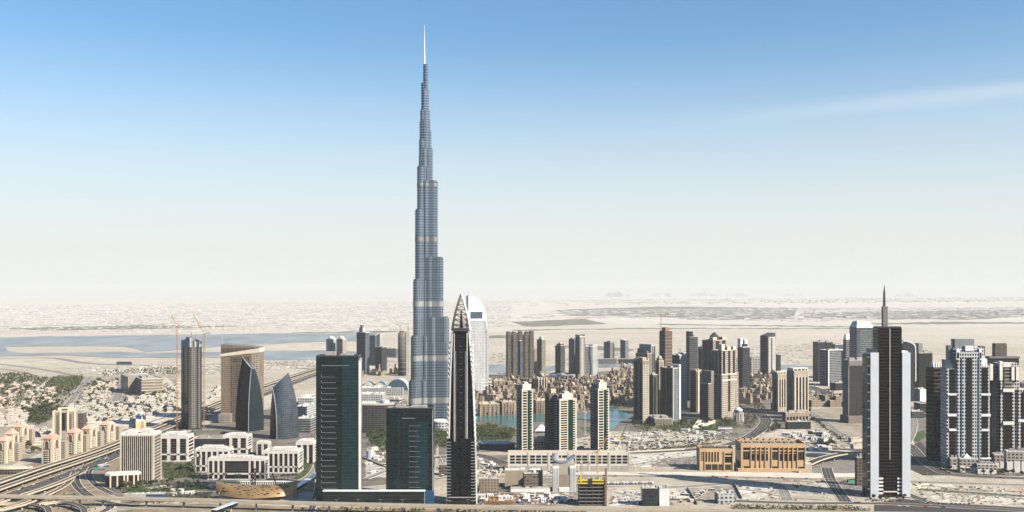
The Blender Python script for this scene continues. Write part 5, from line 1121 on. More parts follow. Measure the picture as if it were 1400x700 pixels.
t = Tw("hotel_block", "long cream block with stepped balconies at the edge of the desert", 176, 221, 519, 541, fl=.4, th=30, cat="building"); t.box("wall", F_LOW); t.roof(m=CREAM)
for i in range(5): t.bands([.12+i*.18], CREAM, "balcony", 1.2, 1.6)
t.box("rear_wing", F_LOW, -.9, -.5, -.1, .5, 0, 1.05)
t = Tw("shed", "long grey shed beside the creek road", 160, 180, 494.5, 498.6, th=0, dpx=4, cat="shed"); t.box("wall", F_GREYD); t.roof(plant=False)
t = Tw("warehouse", "cream warehouse with ochre front beside the highway", 183, 202, 577, 586, fl=.3, th=20, cat="building"); t.box("wall", mat("ochre render", (.55, .43, .24))); t.roof(m=CREAM, rm=ROOFW)

# ------------------------------------------------------------------ the mall behind the green blocks
MALL = mat("mall roof", (.60, .575, .53), .75, 0, .15, .03)
def hall(name, label, px0, px1, yt, yb, dpx, m, th=0, units=4, cat="building", rm=None):
    t = Tw(name, label, px0, px1, yt, yb, th=th, dpx=dpx, cat=cat); t.box("wall", m); t.roof(m=CONC, rm=rm or MALL, plant=False, h=1.4)
    for i in range(units):
        x, y = rnd.uniform(-.42, .36), rnd.uniform(-.4, .3); a = rnd.uniform(.04, .1); t.box("roof_unit", ROOFG if i % 2 else WHITE, x, x+a, y, y+a*1.6, 1, 1+min(.35, 4/t.h))
    return t
hall("mall_wing", "long white mall roof with a dark recess, nearest the wavy roofs", 492, 556, 531, 541, 40, F_WHITE2, units=9)
hall("mall_wing", "low white mall wing with roof plant below the wavy roofs", 488, 528, 540, 553, 40, F_WHITE2, units=8)
hall("mall_wing", "white mall wing seen left of the tall green glass block with square roof openings", 402, 434, 557, 572, 50, F_WHITE2, th=-8, units=7)
hall("mall_wing", "striped grey car park block left of the tall green glass block", 405, 434, 573, 592, 30, F_GREY, th=-8, units=5)
hall("mall_wing", "flat white roof farther back between the sail tower and the green block", 408, 440, 545, 556, 60, F_WHITE2, units=5)
t = Tw("domed_hall", "pale grey barrel dome on the mall roof beside the tallest tower", 529, 561, 519, 540, th=0, dpx=30, cat="dome"); w, d = t.w/2, t.d/2
MB().box(-w, w, -d, d, 0, t.h*.3).build("wall", F_WHITE2, t.o)
MB().grid([[(-w*math.cos(i/16*math.pi), -d+2*d*j/6, t.h*.3+t.h*.72*math.sin(i/16*math.pi)) for j in range(7)] for i in range(17)]).build("roof", mat("metal dome", (.50, .52, .54), .4, .3), t.o, True)
for j in (-1, 1): MB().poly([(-w*math.cos(i/16*math.pi), j*d*.99, t.h*.3+t.h*.72*math.sin(i/16*math.pi)) for i in range(17)]).build("gable_glass", BLUEGLASS, t.o)
t = Tw("wavy_roof", "grey wave-shaped mall roof left of the barrel dome", 494, 530, 522, 534, th=0, dpx=30, cat="mall roof"); w, d = t.w/2, t.d/2
MB().box(-w, w, -d, d, 0, t.h*.35).build("wall", F_WHITE2, t.o)
MB().grid([[(-w+2*w*i/24, -d+2*d*j/4, t.h*(.42+.5*abs(math.sin(i/24*math.pi*2))**.8)) for j in range(5)] for i in range(25)]).build("roof", MATS["metal dome"], t.o, True)
t = Tw("hotel_block", "dark curved low-rise hotel with fine floor lines behind the shorter green block", 492, 540, 548, 592, th=0, dpx=26, cat="building"); w, d = t.w/2, t.d/2
arc = [(w*(-1+i/6), -d+d*.5*(1-math.cos((i/12-.5)*1.6))) for i in range(13)]
MB().prism(arc + [(w, d), (-w, d)], 0, t.h*.86).build("wall", facade("curved hotel wall", (.12, .12, .115), (.025, .026, .028), 7, 4.2, .9, .6, gr=.12), t.o); MB().prism([(x*1.02, y) for x, y in arc] + [(w, d), (-w, d)], t.h*.86, t.h*.9).build("roof_edge", CONC, t.o)
MB().cyl(w*.45, 0, w*.28, t.h*.9, t.h*1.0, 20).build("roof_drum", mat("pale drum", (.50, .55, .58), .4), t.o, False)
for i in range(5): t.box("roof_tent", WHITE, -.48+i*.09, -.41+i*.09, -.3, .0, .9, .95)
t = Tw("office_block", "white block with thick dark horizontal stripes in front of the tallest tower's base", 530, 551, 546, 572, th=-12, dpx=16, cat="building"); t.box("wall", facade("thick stripes", (.64, .62, .58), (.05, .05, .05), 50, 6, 1, .5)); t.roof(rm=MALL)
t = Tw("apartment_block", "small tan block with two columns of windows wedged beside the tallest tower", 550, 558, 548, 575, th=0, dpx=10, cat="building"); t.box("wall", F_LOW); t.roof()
t = Tw("entrance_pavilion", "white curved entrance hall at the foot of the tallest tower", 590, 614, 574, 592, th=0, dpx=16, cat="building"); MB().rings([[(t.w*.5*math.cos(q), t.d*.5*math.sin(q), z*t.h) for q in a] for z in (0, .8)]).build("wall", F_WHITE2, t.o, False); MB().rings([[(t.w*c_*math.cos(q), t.d*c_*math.sin(q), z*t.h) for q in a] for z, c_ in ((.8, .54), (.9, .54), (1, .3))]).build("roof", WHITE, t.o, False)
t = Tw("opera_hall", "low grey boat-shaped hall beside the park pool", 655, 704, 604, 616, th=0, dpx=16, cat="building"); w, d = t.w/2, t.d/2
MB().rings([[(w*math.cos(q), d*math.sin(q), z) for q in a] for z in (0, t.h*.7)]).build("wall", F_DARK, t.o); MB().rings([[(w*c_*math.cos(q), d*c_*math.sin(q), z) for q in a] for z, c_ in ((t.h*.7, 1.05), (t.h*.85, 1.0), (t.h, .5), (t.h*1.04, .1))]).build("roof", mat("slate roof", (.34, .37, .43), .5), t.o, True)
t = Tw("kiosk", "small kiosk with blue and white sides between the two green glass blocks", 501, 510, 615, 628, th=-10, dpx=6, cat="kiosk"); t.box("wall", WHITE); t.strips("f", [(-.5, -.1)], .1, .9, mat("violet panel", (.12, .14, .42)), "blue_panel"); t.strips("l", [(-.5, .5)], .0, .95, DCONC, "side_wall"); t.roof(plant=False)
t = Tw("villa", "dark garden wall block with end painted sunlit white by the lakeside beige tower", 885, 919, 573, 583, th=6, fl=.3, cat="building"); t.box("wall", F_OLIVE); t.strips("r", [(-.5, .5)], 0, 1, WHITE, "painted_sunlit_end"); t.roof()  # white panel paints sunlight onto the end wall
t = Tw("canopy", "white zigzag canopy beside the palm court under the big towers", 980, 1001, 583, 590, th=0, dpx=10, cat="canopy")
for i in range(7):
    x0, x1 = (-.5+i/7)*t.w, (-.5+(i+1)/7)*t.w
    MB().rings([[(x0, -t.d/2, 5), (x1, -t.d/2, 5), (x1, -t.d/2, 5.6), ((x0+x1)/2, -t.d/2, t.h), (x0, -t.d/2, 5.6)], [(x0, t.d/2, 5), (x1, t.d/2, 5), (x1, t.d/2, 5.6), ((x0+x1)/2, t.d/2, t.h), (x0, t.d/2, 5.6)]]).build("roof_fold", WHITE, t.o)
    MB().cyl((x0+x1)/2, -t.d*.4, .35, 0, 5).build("column", CONC, t.o)
for (P, lab) in (([(938, 590), (976, 578)], "long white sloping ramp wall rising beside the big beige towers"), ([(985-35, 585), (958, 578)], "short white ramp wall right beside the long sloping one")):
    A, B = gp(*P[0]), gp(*P[1]); o = thing("ramp_wall", lab, "ramp", A); v = B-A; n_ = Vector((-v.y, v.x, 0)).normalized()*4; z = Vector((0, 0, 1))
    MB().rings([[-n_, n_, n_+z, -n_+z], [v-n_, v+n_, v+n_+6*z, v-n_+6*z]]).build("ramp", mat("ramp concrete", (.52, .48, .42)), o); MB().rings([[n_+z, n_*1.15+z, n_*1.15+2.4*z, n_+2.4*z], [v+n_+6*z, v+n_*1.15+6*z, v+n_*1.15+7.2*z, v+n_+7.2*z]]).build("railing", WHITE, o)
# low buildings scattered over the right-hand building land
for (x0, x1, yt, yb, d_, m, th, lab) in (
    (640, 655, 629, 640, 12, F_LOW, 0, "low tan hut wall right of the spiky dark tower"), (655, 682, 655, 674, 14, F_LOW, 0, "plain cream shed with a blank wall right of the spiky dark tower"),
    (690, 742, 644, 667, 20, mat("dusty wall", (.32, .265, .20)), 0, "long dusty brown hall below the white podium"), (715, 736, 648, 672, 10, F_SHELL, 8, "bare brown frame block with half its floors built"),
    (698, 752, 668, 673, 8, WHITE, 0, "long low white site office row behind the parked trucks"), (876, 899, 668, 692, 16, F_DARK, 0, "open dark topped yard building with blue crates by the metro viaduct"),
    (899, 915, 668, 692, 18, WHITE, 0, "white flat-roofed site hall right of the dark topped yard"), (977, 1004, 676, 689, 14, F_WHITE2, 8, "white vaulted site hall near the bottom of the sandy plot"),
    (1105, 1124, 591, 598, 14, F_DARK, 12, "grey flat-roofed pavilion on the dusty plot behind the larger stone block"), (1118, 1140, 601, 609, 16, ROOFW, 14, "white steel-roofed shed with slanting sides behind the larger stone block"),
    (1074, 1108, 577, 587, 8, F_DARK, 6, "dark strip building with pale roof edge in front of the arcaded podium"), (1160, 1182, 600, 605, 10, CREAM, 6, "cream site sheds left of the white finned tower, upper row"),
    (1163, 1184, 609, 614, 10, CREAM, 6, "cream site sheds left of the white finned tower, lower row"), (1054, 1063, 552, 561, 8, F_LOW, 10, "tiny cream block left of the twin beige towers"),
    (1250, 1267, 552, 564, 16, F_DARK, 8, "dark car park deck right of the white finned tower"), (1240, 1262, 563, 572, 14, F_GREYD, 8, "grey stepped deck just right of the white finned tower"),
    (600, 612, 636, 650, 10, F_SHELL, 0, "tan gatehouse between the shorter green block and the spiky tower"), (700, 732, 514, 519, 10, F_DARK, 0, "low dark mall hall at the foot of the blue glass tower"),
    (668, 692, 512, 517, 12, F_GREY, 0, "flat grey hall on the shore of the far pond"), (566, 580, 560, 570, 12, F_LOW, 0, "beige block at the tallest tower's base"),
    (1148, 1163, 550, 556, 8, F_LOW, 18, "beige villa row on the dusty plot left of the dark olive office tower"), (1110, 1135, 545, 553, 10, F_LOW, 18, "beige low cluster beside the wide parking road"), (170, 200, 677, 684, 10, F_WHITE2, 4, "low white roofed bus depot behind the metro viaduct"), (200, 226, 676, 683, 10, BLUEP, 4, "low blue edged roof beside the bus depot")):
    hall("low_building", lab, x0, x1, yt, yb, d_, m, th, 4, rm=ROOFW)

# ------------------------------------------------------------------ cranes
def lattice(b, p, q, s, n, r=.22):
    p, q = Vector(p), Vector(q); d = (q-p).normalized(); u = Vector((0, 0, 1)) if abs(d.z) < .9 else Vector((1, 0, 0)); v = d.cross(u).normalized(); u = v.cross(d)
    cs = [(u*a+v*c)*s/2 for a, c in ((-1, -1), (1, -1), (1, 1), (-1, 1))]
    for c in cs: b.tube(p+c, q+c, r, 3)
    for i in range(n):
        a, e = p.lerp(q, i/n), p.lerp(q, (i+1)/n)
        for j in range(4): b.tube(a+cs[j], e+cs[(j+1) % 4], r*.7, 3)
    return b
def crane(label, px, yb, h, jib, ang, luff, m, cat="tower crane", loc=None, s=2.2, z0=0):
    p = loc or gp(px, yb); t = thing("tower_crane", label, cat, p, R(ang))
    lattice(MB(), (0, 0, 0), (0, 0, h), s, max(4, int(h/7)), .2).build("mast", m, t); MB().box(-3, 3, -3, 3, -.6, .6).build("base", CONC, t)
    c, s_ = math.cos(R(luff)), math.sin(R(luff))
    lattice(MB(), (0, 0, h), (jib*c, 0, h+jib*s_), 1.6, max(4, int(jib/5)), .18).build("jib", m, t); lattice(MB(), (0, 0, h), (-jib*.28, 0, h), 1.5, 3, .26).build("counter_jib", m, t)
    MB().box(-jib*.28-1.5, -jib*.28+1.5, -1.2, 1.2, h-2.5, h+.5).build("counterweight", CONC, t); MB().box(-1.2, 1.8, 1.1, 3.1, h-.5, h+2.3).build("cab", WHITE, t)
    MB().tube((0, 0, h), (-2, 0, h+8), .3, 4).tube((-2, 0, h+8), (jib*c*.9, 0, h+jib*s_*.9), .12, 3).tube((-2, 0, h+8), (-jib*.26, 0, h), .12, 3).build("stay", DSTEEL, t)
    MB().tube((jib*c*.98, 0, h+jib*s_*.98), (jib*c*.98, 0, h+jib*s_*.98-14), .1, 3).box(jib*c*.98-.6, jib*c*.98+.6, -.6, .6, h+jib*s_*.98-15.5, h+jib*s_*.98-14).build("hook", DSTEEL, t); return t
km = dep(590)/F
crane("orange luffing crane left of the tower under construction, jib leaning left", 242, 590, (590-445)*km, 24, 180, 62, ORANGE, s=2.6)
crane("orange luffing crane right of the tower under construction, jib leaning left", 279, 588, (588-454)*km, 44, 180, 60, ORANGE, s=2.6)
crane("yellow crane beside the black and yellow site, jib reaching left", 795, 664, 34, 42, 172, 3, ORANGE); crane("orange crane rising behind the black and yellow site", 817, 655, 40, 26, 20, 55, ORANGE)
crane("white mobile crane by the turquoise lake between balcony towers", 800, 594, 44, 26, 100, 62, CREAM); crane("slim orange mast at the planted corner of the office quarter", 271, 667, 46, 18, 150, 8, ORANGE)
for px, lab, hh in ((344, "left of two brown drilling masts behind the golden station", 30), (348.5, "right of two brown drilling masts behind the golden station", 33)):
    t = thing("drilling_rig", lab, "drilling rig", gp(px, 672)); lattice(MB(), (0, 0, 0), (0, 0, hh), 2.2, 7, .35).build("mast", RUST, t); MB().box(-2.5, 2.5, -3, 3, 0, 3).build("body", DSTEEL, t)
t = thing("crawler_crane", "red crawler crane with leaning boom behind the golden station", "crane", gp(380, 672)); lattice(MB(), (0, 0, 2), (-8, 0, 26), 1.5, 6, .3).build("boom", RED, t); MB().box(-3, 3, -2, 2, .8, 4).build("body", RED, t); MB().box(-3.4, 3.4, -2.6, -1.6, 0, 1.2).box(-3.4, 3.4, 1.6, 2.6, 0, 1.2).build("track", DSTEEL, t)
t = thing("crawler_crane", "dark crawler crane with long slanting boom on the lakeside building land", "crane", gp(849, 601)); lattice(MB(), (0, 0, 2), (11, 0, 30), 1.5, 7, .3).build("boom", DSTEEL, t); MB().box(-3, 3, -2, 2, .8, 4).build("body", YEL, t); MB().box(-3.4, 3.4, -2.6, -1.6, 0, 1.2).box(-3.4, 3.4, 1.6, 2.6, 0, 1.2).build("track", DSTEEL, t)
def topcrane(px, y0, h, jib, ang, lab, ybase): crane(lab, px, y0, h, jib, ang, 0, RUST, loc=Vector(((px-CX)*dep(ybase)/F, dep(ybase)+25, HC-(y0-YH)*dep(ybase)/F)), s=2)
topcrane(905.5, 453, 45, 20, 0, "mast crane standing on the reddish brown netted tower", 540)
topcrane(546, 455, 26, 16, 200, "small crane on the left side of the unfinished round tower's roof", 514); topcrane(557, 455, 30, 12, 30, "small crane on the right side of the unfinished round tower's roof", 514)
# street lamps along the sandy roads
LP = MB().cyl(0, 0, .16, 0, 12, 6, .1); 
lamp = thing("street_lamp", "grey double-armed street lamp along the boulevard and sandy roads", "street lamp", (0, 0, 0), 0, "street lamps along the roads")
LP.build("pole", STEEL, lamp); MB().box(-2.2, 2.2, -.1, .1, 11.9, 12.1).box(-2.6, -1.6, -.2, .2, 11.8, 12).box(1.6, 2.6, -.2, .2, 11.8, 12).build("lamp_head", STEEL, lamp)
sp_ = [(655+i*22, 648.8+.1*i) for i in range(22)] + [(1250+i*18, 657+i*.5) for i in range(8)] + [(1020+i*5, 600-i*4.5) for i in range(5)] + [(430+i*30, 695.5) for i in range(12)]
for i, (x, y) in enumerate(sp_):
    p = gp(x, y)
    if i == 0: lamp.location = p
    else: dup(lamp, p, 0)

# ------------------------------------------------------------------ villas and the sand-coloured old town
RW = mat("white villa roof", (.58, .545, .48), .8, 0, .2, .15, .12); RTAN = mat("tan villa roof", (.52, .44, .345), .8, 0, .2, .15, .15); RPINK = mat("dusty pink roof", (.47, .335, .275), .8, 0, .2, .15, .12)
def villa(kind, label):
    t = thing("villa", label, "villa", (0, 0, -900), 0, "villas in the walled villa district"); b = MB(); r = MB(); r2 = MB()
    if kind == 0: b.box(-9, 9, -7, 7, 0, 6.5).box(-9, 1, -5, 7, 6.5, 9.5); r.box(-9.3, 9.3, -7.3, 7.3, 6.5, 7); r2.box(-9.3, 1.3, -5.3, 7.3, 9.5, 10)
    if kind == 1: b.box(-8, 8, -8, 8, 0, 7); r.frus(-8.8, 8.8, -8.8, 8.8, 7, 10, 6, 6)
    if kind == 2: b.box(-12, 4, -6, 6, 0, 6).box(4, 12, -8, 4, 0, 7.5); r.frus(-12.5, 4.4, -6.5, 6.5, 6, 8.4, 4, 5.5); r2.frus(3.5, 12.5, -8.5, 4.5, 7.5, 9.6, 3.5, 5.5)
    if kind == 3: b.box(-7, 7, -9, 9, 0, 7).box(-3, 7, -4, 5, 7, 10).box(7, 10, -4, 3, 0, 4); r.box(-7.3, 7.3, -9.3, 9.3, 7, 7.5); r2.box(-3.3, 7.3, -4.3, 5.3, 10, 10.4)
    if kind == 4: b.box(-15, 15, -6, 6, 0, 7).box(-5, 5, -8, -6, 0, 7); r.box(-15.3, 15.3, -6.3, 6.3, 7, 7.5); b.box(-12, -8, -3, 0, 7.5, 9).box(6, 11, -2, 3, 7.5, 9.4)
    b.build("wall", F_VILLA, t); r.build("roof", (RW, RPINK, RPINK, RW, RTAN)[kind], t)
    if r2.v: r2.build("upper_roof", (RW, RPINK, RPINK, RW, RTAN)[kind], t)
    w = MB(); w.box(-14, 14, -12.2, -12, 0, 2).box(-14, 14, 12, 12.2, 0, 2).box(-14.2, -14, -12, 12, 0, 2).box(14, 14.2, -12, 12, 0, 2); w.build("garden_wall", CREAM, t); return t
VL = ["white flat-roofed villa with an upper storey on one side, in the villa district", "square villa with a dusty pink hipped roof, in the villa district", "two-winged villa with dusty pink ridged roofs, in the villa district", "white cubic villa with a small annex, in the villa district", "long terrace house with tan roof and two roof huts, in the villa district"]
VP = [villa(k, VL[k]) for k in range(5)]; first = [True]*5
def put(protos, flags, k, x, y, rz, sc=1.0, lab=None):
    if flags[k]: flags[k] = False; o = protos[k]; o.location = (x, y, 0); o.rotation_euler = (0, 0, rz)
    else: o = dup(protos[k], (x, y, 0), rz, lab, sc)
    return o
for P, n, ks, sep in (([(-15, 530), (60, 522), (86, 522), (72, 545), (84, 556), (30, 562), (-15, 560)], 60, (1, 2, 1, 2, 0), 32), ([(110, 535), (120, 524), (158, 523), (152, 545), (100, 552)], 26, (2, 4, 0, 4), 32),
                      ([(96, 556), (150, 548), (235, 540), (246, 548), (240, 562), (180, 574), (120, 578), (98, 562)], 110, (0, 3, 4, 0, 3), 27), ([(-15, 562), (35, 566), (40, 577), (-15, 590)], 26, (0, 3, 4), 27), ([(30, 585), (70, 590), (56, 612), (30, 605)], 14, (0, 3, 4), 27), ([(282, 540), (300, 530), (300, 548), (282, 560)], 6, (0, 3), 27),
                      ([(195, 520), (244, 514), (246, 536), (226, 540)], 16, (0, 3), 34)):
    for x, y in scatter(P, n, 11, sep=sep):
        put(VP, first, rnd.choice(ks), x, y, R(rnd.choice((28, 28, 118, 30))), rnd.uniform(.75, 1.0)); foot(x, y, 0, 16, 16)
def oldtown(kind, label):
    t = thing("old_town_block", label, "apartment block", (0, 0, -900), 0, "sand-coloured old town blocks"); b = MB(); r = MB(); q = random.Random(kind+20)
    xs = [-18, -8, 2, 11, 18]
    for i in range(4):
        for j in range(2):
            if q.random() < .15: continue
            h = q.choice((10, 13, 16, 19, 22)); y0 = -12+j*12; b.box(xs[i], xs[i+1]-.05, y0, y0+11.9, 0, h); r.box(xs[i]+.5, xs[i+1]-.6, y0+.5, y0+11.4, h, h+.3)
            b.box(xs[i], xs[i+1]-.05, y0, y0+.5, h, h+1.2).box(xs[i+1]-.55, xs[i+1]-.05, y0+.5, y0+11.9, h, h+1.2)
    b.build("wall", F_OLDT, t); r.build("roof", mat("sandy roof", (.52, .455, .365), .85, 0, .2, .2, .2), t)
    w = MB(); x, y = q.uniform(-12, 8), q.uniform(-6, 6); w.box(x, x+4.5, y, y+4.5, 0, 28).box(x-.4, x+4.9, y-.4, y+4.9, 28, 29).box(x+1, x+3.5, y+1, y+3.5, 29, 31); w.build("wind_tower", F_OLDT, t)
    if kind in (1, 3): x = q.uniform(-8, 8); MB().rings([[(x+4*c_*math.cos(v), 2+4*c_*math.sin(v), 22+z_) for v in [i*math.pi/6 for i in range(12)]] for c_, z_ in ((1, -6), (1, 0), (.8, 2), (.4, 3.4), (.05, 4))]).build("dome", BEIGE, t, True)
    return t
OL = ["old town block with a wind tower and stepped roofs near the lake", "old town block with a small dome among its roofs", "old town block with tall square wind tower over low wings", "old town block with dome and uneven roof terraces", "old town block with one missing corner and wind tower", "compact old town block with varied roof heights"]
OP = [oldtown(k, OL[k]) for k in range(6)]; ofl = [True]*6
for P, n, sep in (([(640, 545), (668, 527), (760, 523), (800, 525), (864, 512), (868, 552), (836, 556), (800, 562), (740, 562), (700, 563), (645, 563)], 118, 32), ([(1006, 530), (1034, 515), (1056, 520), (1058, 545), (1030, 556), (1010, 552)], 22, 34), ([(835, 512), (866, 506), (868, 530), (840, 535)], 8, 34), ([(1106, 545), (1140, 545), (1150, 556), (1108, 558)], 5, 34), ([(430, 505), (560, 512), (560, 517), (430, 515)], 6, 60)):
    for x, y in scatter(P, n, 9, sep=sep):
        put(OP, ofl, rnd.randrange(6), x, y, R(rnd.choice((-25, -25, 12, 65, 100))), rnd.uniform(.85, 1.25)); foot(x, y, 0, 24, 20)
t = None
for (x0, x1, yt, yb, fl_, lab) in ((653, 683, 553, 569, .1, "long arcaded old town hotel front right on the turquoise lake, left part"), (683, 704, 550, 568, .2, "tall narrow-windowed old town block on the lakeshore, right of the arcaded hotel"), (729, 748, 548, 566, .2, "old town lakefront block seen between two balcony towers"), (672, 690, 521, 540, .3, "brown old town block with pale pilasters beside the white hotel")):
    t = Tw("lakefront_block", lab, x0, x1, yt, yb, fl=fl_, th=14, dpx=14, cat="building"); t.box("wall", F_OLDT); t.roof(m=BEIGE, rm=MATS["sandy roof"], plant=True)
    for i in range(6): t.strips("f", [(-.45+i*.15, -.38+i*.15)], .05, .3, BROWNGLASS, "arch"); 
    for i in range(5): t.box("bay", F_OLDT, -.5+i*.22, -.40+i*.22, -.56, -.5, 0, .8+.1*(i % 3))

# ------------------------------------------------------------------ trees
LEAF = mat("foliage", (.050, .062, .022), .8, 0, .55, .35, .35); LEAFD = mat("dry foliage", (.085, .085, .035), .8, 0, .5, .35, .3); BARK = mat("bark", (.12, .09, .065), .9)
def leafball(b, cx, cy, cz, rx, rz, n, s, q):
    for _ in range(n):
        while True:
            v = Vector((q.uniform(-1, 1), q.uniform(-1, 1), q.uniform(-1, 1)))
            if .25 < v.length < 1: break
        c = Vector((cx+v.x*rx, cy+v.y*rx, cz+v.z*rz)); nn = Vector((q.gauss(0, 1), q.gauss(0, 1), q.gauss(.6, 1))).normalized(); u = nn.orthogonal().normalized(); w = nn.cross(u); a = s*q.uniform(.6, 1.3)
        b.poly([c+u*a, c+w*a*.8, c-u*a, c-w*a*.8])
def tree(k, label):
    q = random.Random(k+5); t = thing("tree", label, "tree", (0, 0, -900), 0, "trees of the gardens and streets")
    b = MB(); lumps = []
    for i in range(5):
        a = q.uniform(0, 6.3); r = q.uniform(1.0, 2.4); lumps.append((r*math.cos(a), r*math.sin(a), q.uniform(4.2, 7.2)))
    b.tube((0, 0, 0), (.1, 0, 3.2), .35, 6, .24)
    for l in lumps: b.tube((.1, 0, 2.8), l, .2, 5, .06)
    b.build("trunk", BARK, t); c = MB()
    for l in lumps: leafball(c, l[0], l[1], l[2], q.uniform(1.6, 2.5), q.uniform(1.2, 1.9), 70, .55, q)
    c.build("crown", LEAFD if k == 2 else LEAF, t); return t
def palm(k, label):
    q = random.Random(k+50); t = thing("palm_tree", label, "palm tree", (0, 0, -900), 0, "palm trees in the planted streets"); MB().path([(0, 0, 0), (.15, 0, 4), (.1, 0.1, 8)], .25, 6).build("trunk", BARK, t); c = MB()
    for i in range(16):
        a = i*6.283/16+q.uniform(-.2, .2); L = q.uniform(2.6, 3.4); up = q.uniform(.2, 1.5); pts = [Vector((.1, .1, 8)), Vector((math.cos(a)*L*.5, math.sin(a)*L*.5, 8+up)), Vector((math.cos(a)*L, math.sin(a)*L, 8+up-1.6))]
        s = Vector((-math.sin(a), math.cos(a), 0))*.45; c.poly([pts[0]-s*.3, pts[1]-s, pts[1]+s, pts[0]+s*.3]); c.poly([pts[1]-s, pts[2], pts[1]+s])
    c.build("crown", LEAF, t); return t
TP = [tree(0, "broad dark green garden tree with several leafy clumps"), tree(1, "rounder dense green street tree with low branches"), tree(2, "dry olive coloured tree with thin branches")]; tf = [True]*3
PP = [palm(0, "slim palm with a full fan of fronds in a planted street"), palm(1, "slim palm with drooping fronds in a planted street")]; pf = [True]*2
for P, n, lo, hi in (([(-15, 522), (60, 519), (110, 520), (96, 545), (80, 556), (-15, 560)], 62, 1.3, 2.3), ([(110, 524), (160, 520), (165, 540), (120, 550)], 22, 1.2, 2.0), ([(30, 562), (70, 556), (90, 560), (64, 580), (38, 580)], 24, 1.3, 2.4), ([(100, 550), (245, 540), (240, 562), (130, 575)], 26, .9, 1.5),
                     ([(30, 596), (60, 604), (56, 622), (30, 618)], 16, 1.1, 1.8), ([(196, 536), (224, 534), (224, 541), (196, 542)], 10, 1.2, 1.8), ([(500, 598), (530, 592), (530, 622), (505, 612)], 20, .9, 1.6), ([(860, 580), (905, 578), (1000, 575), (1010, 584), (930, 592), (870, 590)], 36, .9, 1.5), ([(1120, 606), (1142, 604), (1142, 614), (1124, 614)], 9, 1.3, 1.9),
                     ([(1050, 560), (1060, 575), (1070, 590), (1055, 592)], 12, .9, 1.5), ([(1280, 640), (1400, 648), (1400, 653), (1290, 650)], 14, .9, 1.4), ([(185, 655), (270, 666), (260, 670), (185, 668)], 16, .9, 1.4), ([(168, 664), (200, 668), (196, 672), (168, 672)], 6, 1, 1.5), ([(1186, 683), (1236, 682), (1236, 685), (1190, 686)], 10, .7, 1.1)):
    for x, y in scatter(P, n, 3, sep=6): put(TP, tf, rnd.choice((0, 0, 1, 1, 2)), x, y, rnd.uniform(0, 6.28), rnd.uniform(lo, hi)*.9); foot(x, y, 0, 4, 4)
for P, n in (([(505, 588), (530, 584), (528, 598), (508, 602)], 12), ([(840, 614), (990, 606), (990, 613), (880, 620), (840, 620)], 44), ([(955, 605), (1004, 596), (1015, 600), (960, 612)], 12), ([(405, 610), (432, 600), (420, 650), (400, 655)], 20), ([(285, 655), (400, 656), (400, 661), (285, 662)], 16), ([(1002, 606), (1045, 585), (1055, 590), (1010, 612)], 14), ([(658, 606), (704, 602), (704, 603.5), (660, 609)], 8), ([(218, 634), (264, 634), (268, 652), (222, 655)], 26), ([(168, 666), (285, 662), (285, 672), (175, 676)], 24)):
    for x, y in scatter(P, n, 1.5, sep=4): put(PP, pf, rnd.randrange(2), x, y, rnd.uniform(0, 6.28), rnd.uniform(.8, 1.25)*1.1)
def grove(name, P, n, h0, h1, m, sep=4.0, s=.9):
    b = MB()
    for x, y in scatter(P, n, 2, sep=0):
        h = rnd.uniform(h0, h1); leafball(b, x, y, h*.6, h*.45, h*.42, 16, s, rnd)
    return struct(b.build(name, m), "stuff")
grove("park_woodland", [(54, 525), (62, 519), (112, 517.5), (114, 521), (100, 530), (82, 534), (62, 527)], 420, 9, 17, LEAF, s=1.9)
grove("park_woodland", [(652, 588), (668, 583), (704, 590), (702, 600), (660, 602)], 300, 6, 13, LEAF, s=1.2); grove("park_woodland", [(596, 588), (612, 580), (614, 612), (596, 612)], 130, 6, 13, LEAF, s=1.2)
grove("villa_greenery", [(-15, 520), (60, 518), (112, 520), (96, 550), (70, 558), (-15, 560)], 700, 5, 11, LEAF, s=1.5); grove("villa_greenery", [(100, 524), (165, 521), (246, 535), (240, 564), (120, 577)], 380, 4, 9, LEAF, s=1.3); grove("villa_greenery", [(36, 562), (62, 556), (88, 558), (80, 566), (60, 582), (38, 580)], 200, 6, 13, LEAF, s=1.4)
grove("desert_shrubs", [(-15, 512), (40, 511), (55, 518), (-15, 521)], 160, 4, 9, LEAF, s=1.8); grove("desert_shrubs", [(140, 507), (245, 502), (245, 512), (140, 514)], 200, 2, 6, LEAFD, s=1.8)
grove("garden_shrubs", [(640, 600), (690, 600), (700, 614), (650, 618)], 60, 3, 6, LEAF); grove("garden_shrubs", [(1000, 555), (1040, 552), (1050, 562), (1060, 590), (1030, 592), (1010, 575)], 220, 3, 8, LEAF, s=1.0); grove("garden_shrubs", [(860, 578), (905, 576), (1000, 572), (1012, 585), (960, 590), (880, 590)], 240, 3, 8, LEAF, s=1.0)
grove("verge_shrubs", [(1000, 693), (1180, 695.5), (1190, 699), (1000, 698)], 130, 3, 6.5, LEAF, s=.8); grove("verge_shrubs", [(246, 600), (264, 588), (268, 596), (258, 606)], 40, 2, 5, LEAF, s=.8); grove("verge_shrubs", [(165, 668), (290, 664), (290, 690), (180, 690)], 150, 2, 7, LEAF, s=.8); grove("verge_shrubs", [(400, 612), (432, 604), (424, 655), (400, 660)], 120, 2, 5, LEAFD, s=.7); grove("verge_shrubs", [(840, 618), (930, 612), (1000, 604), (1000, 609), (900, 619), (840, 621)], 150, 2, 5, LEAF, s=.7)
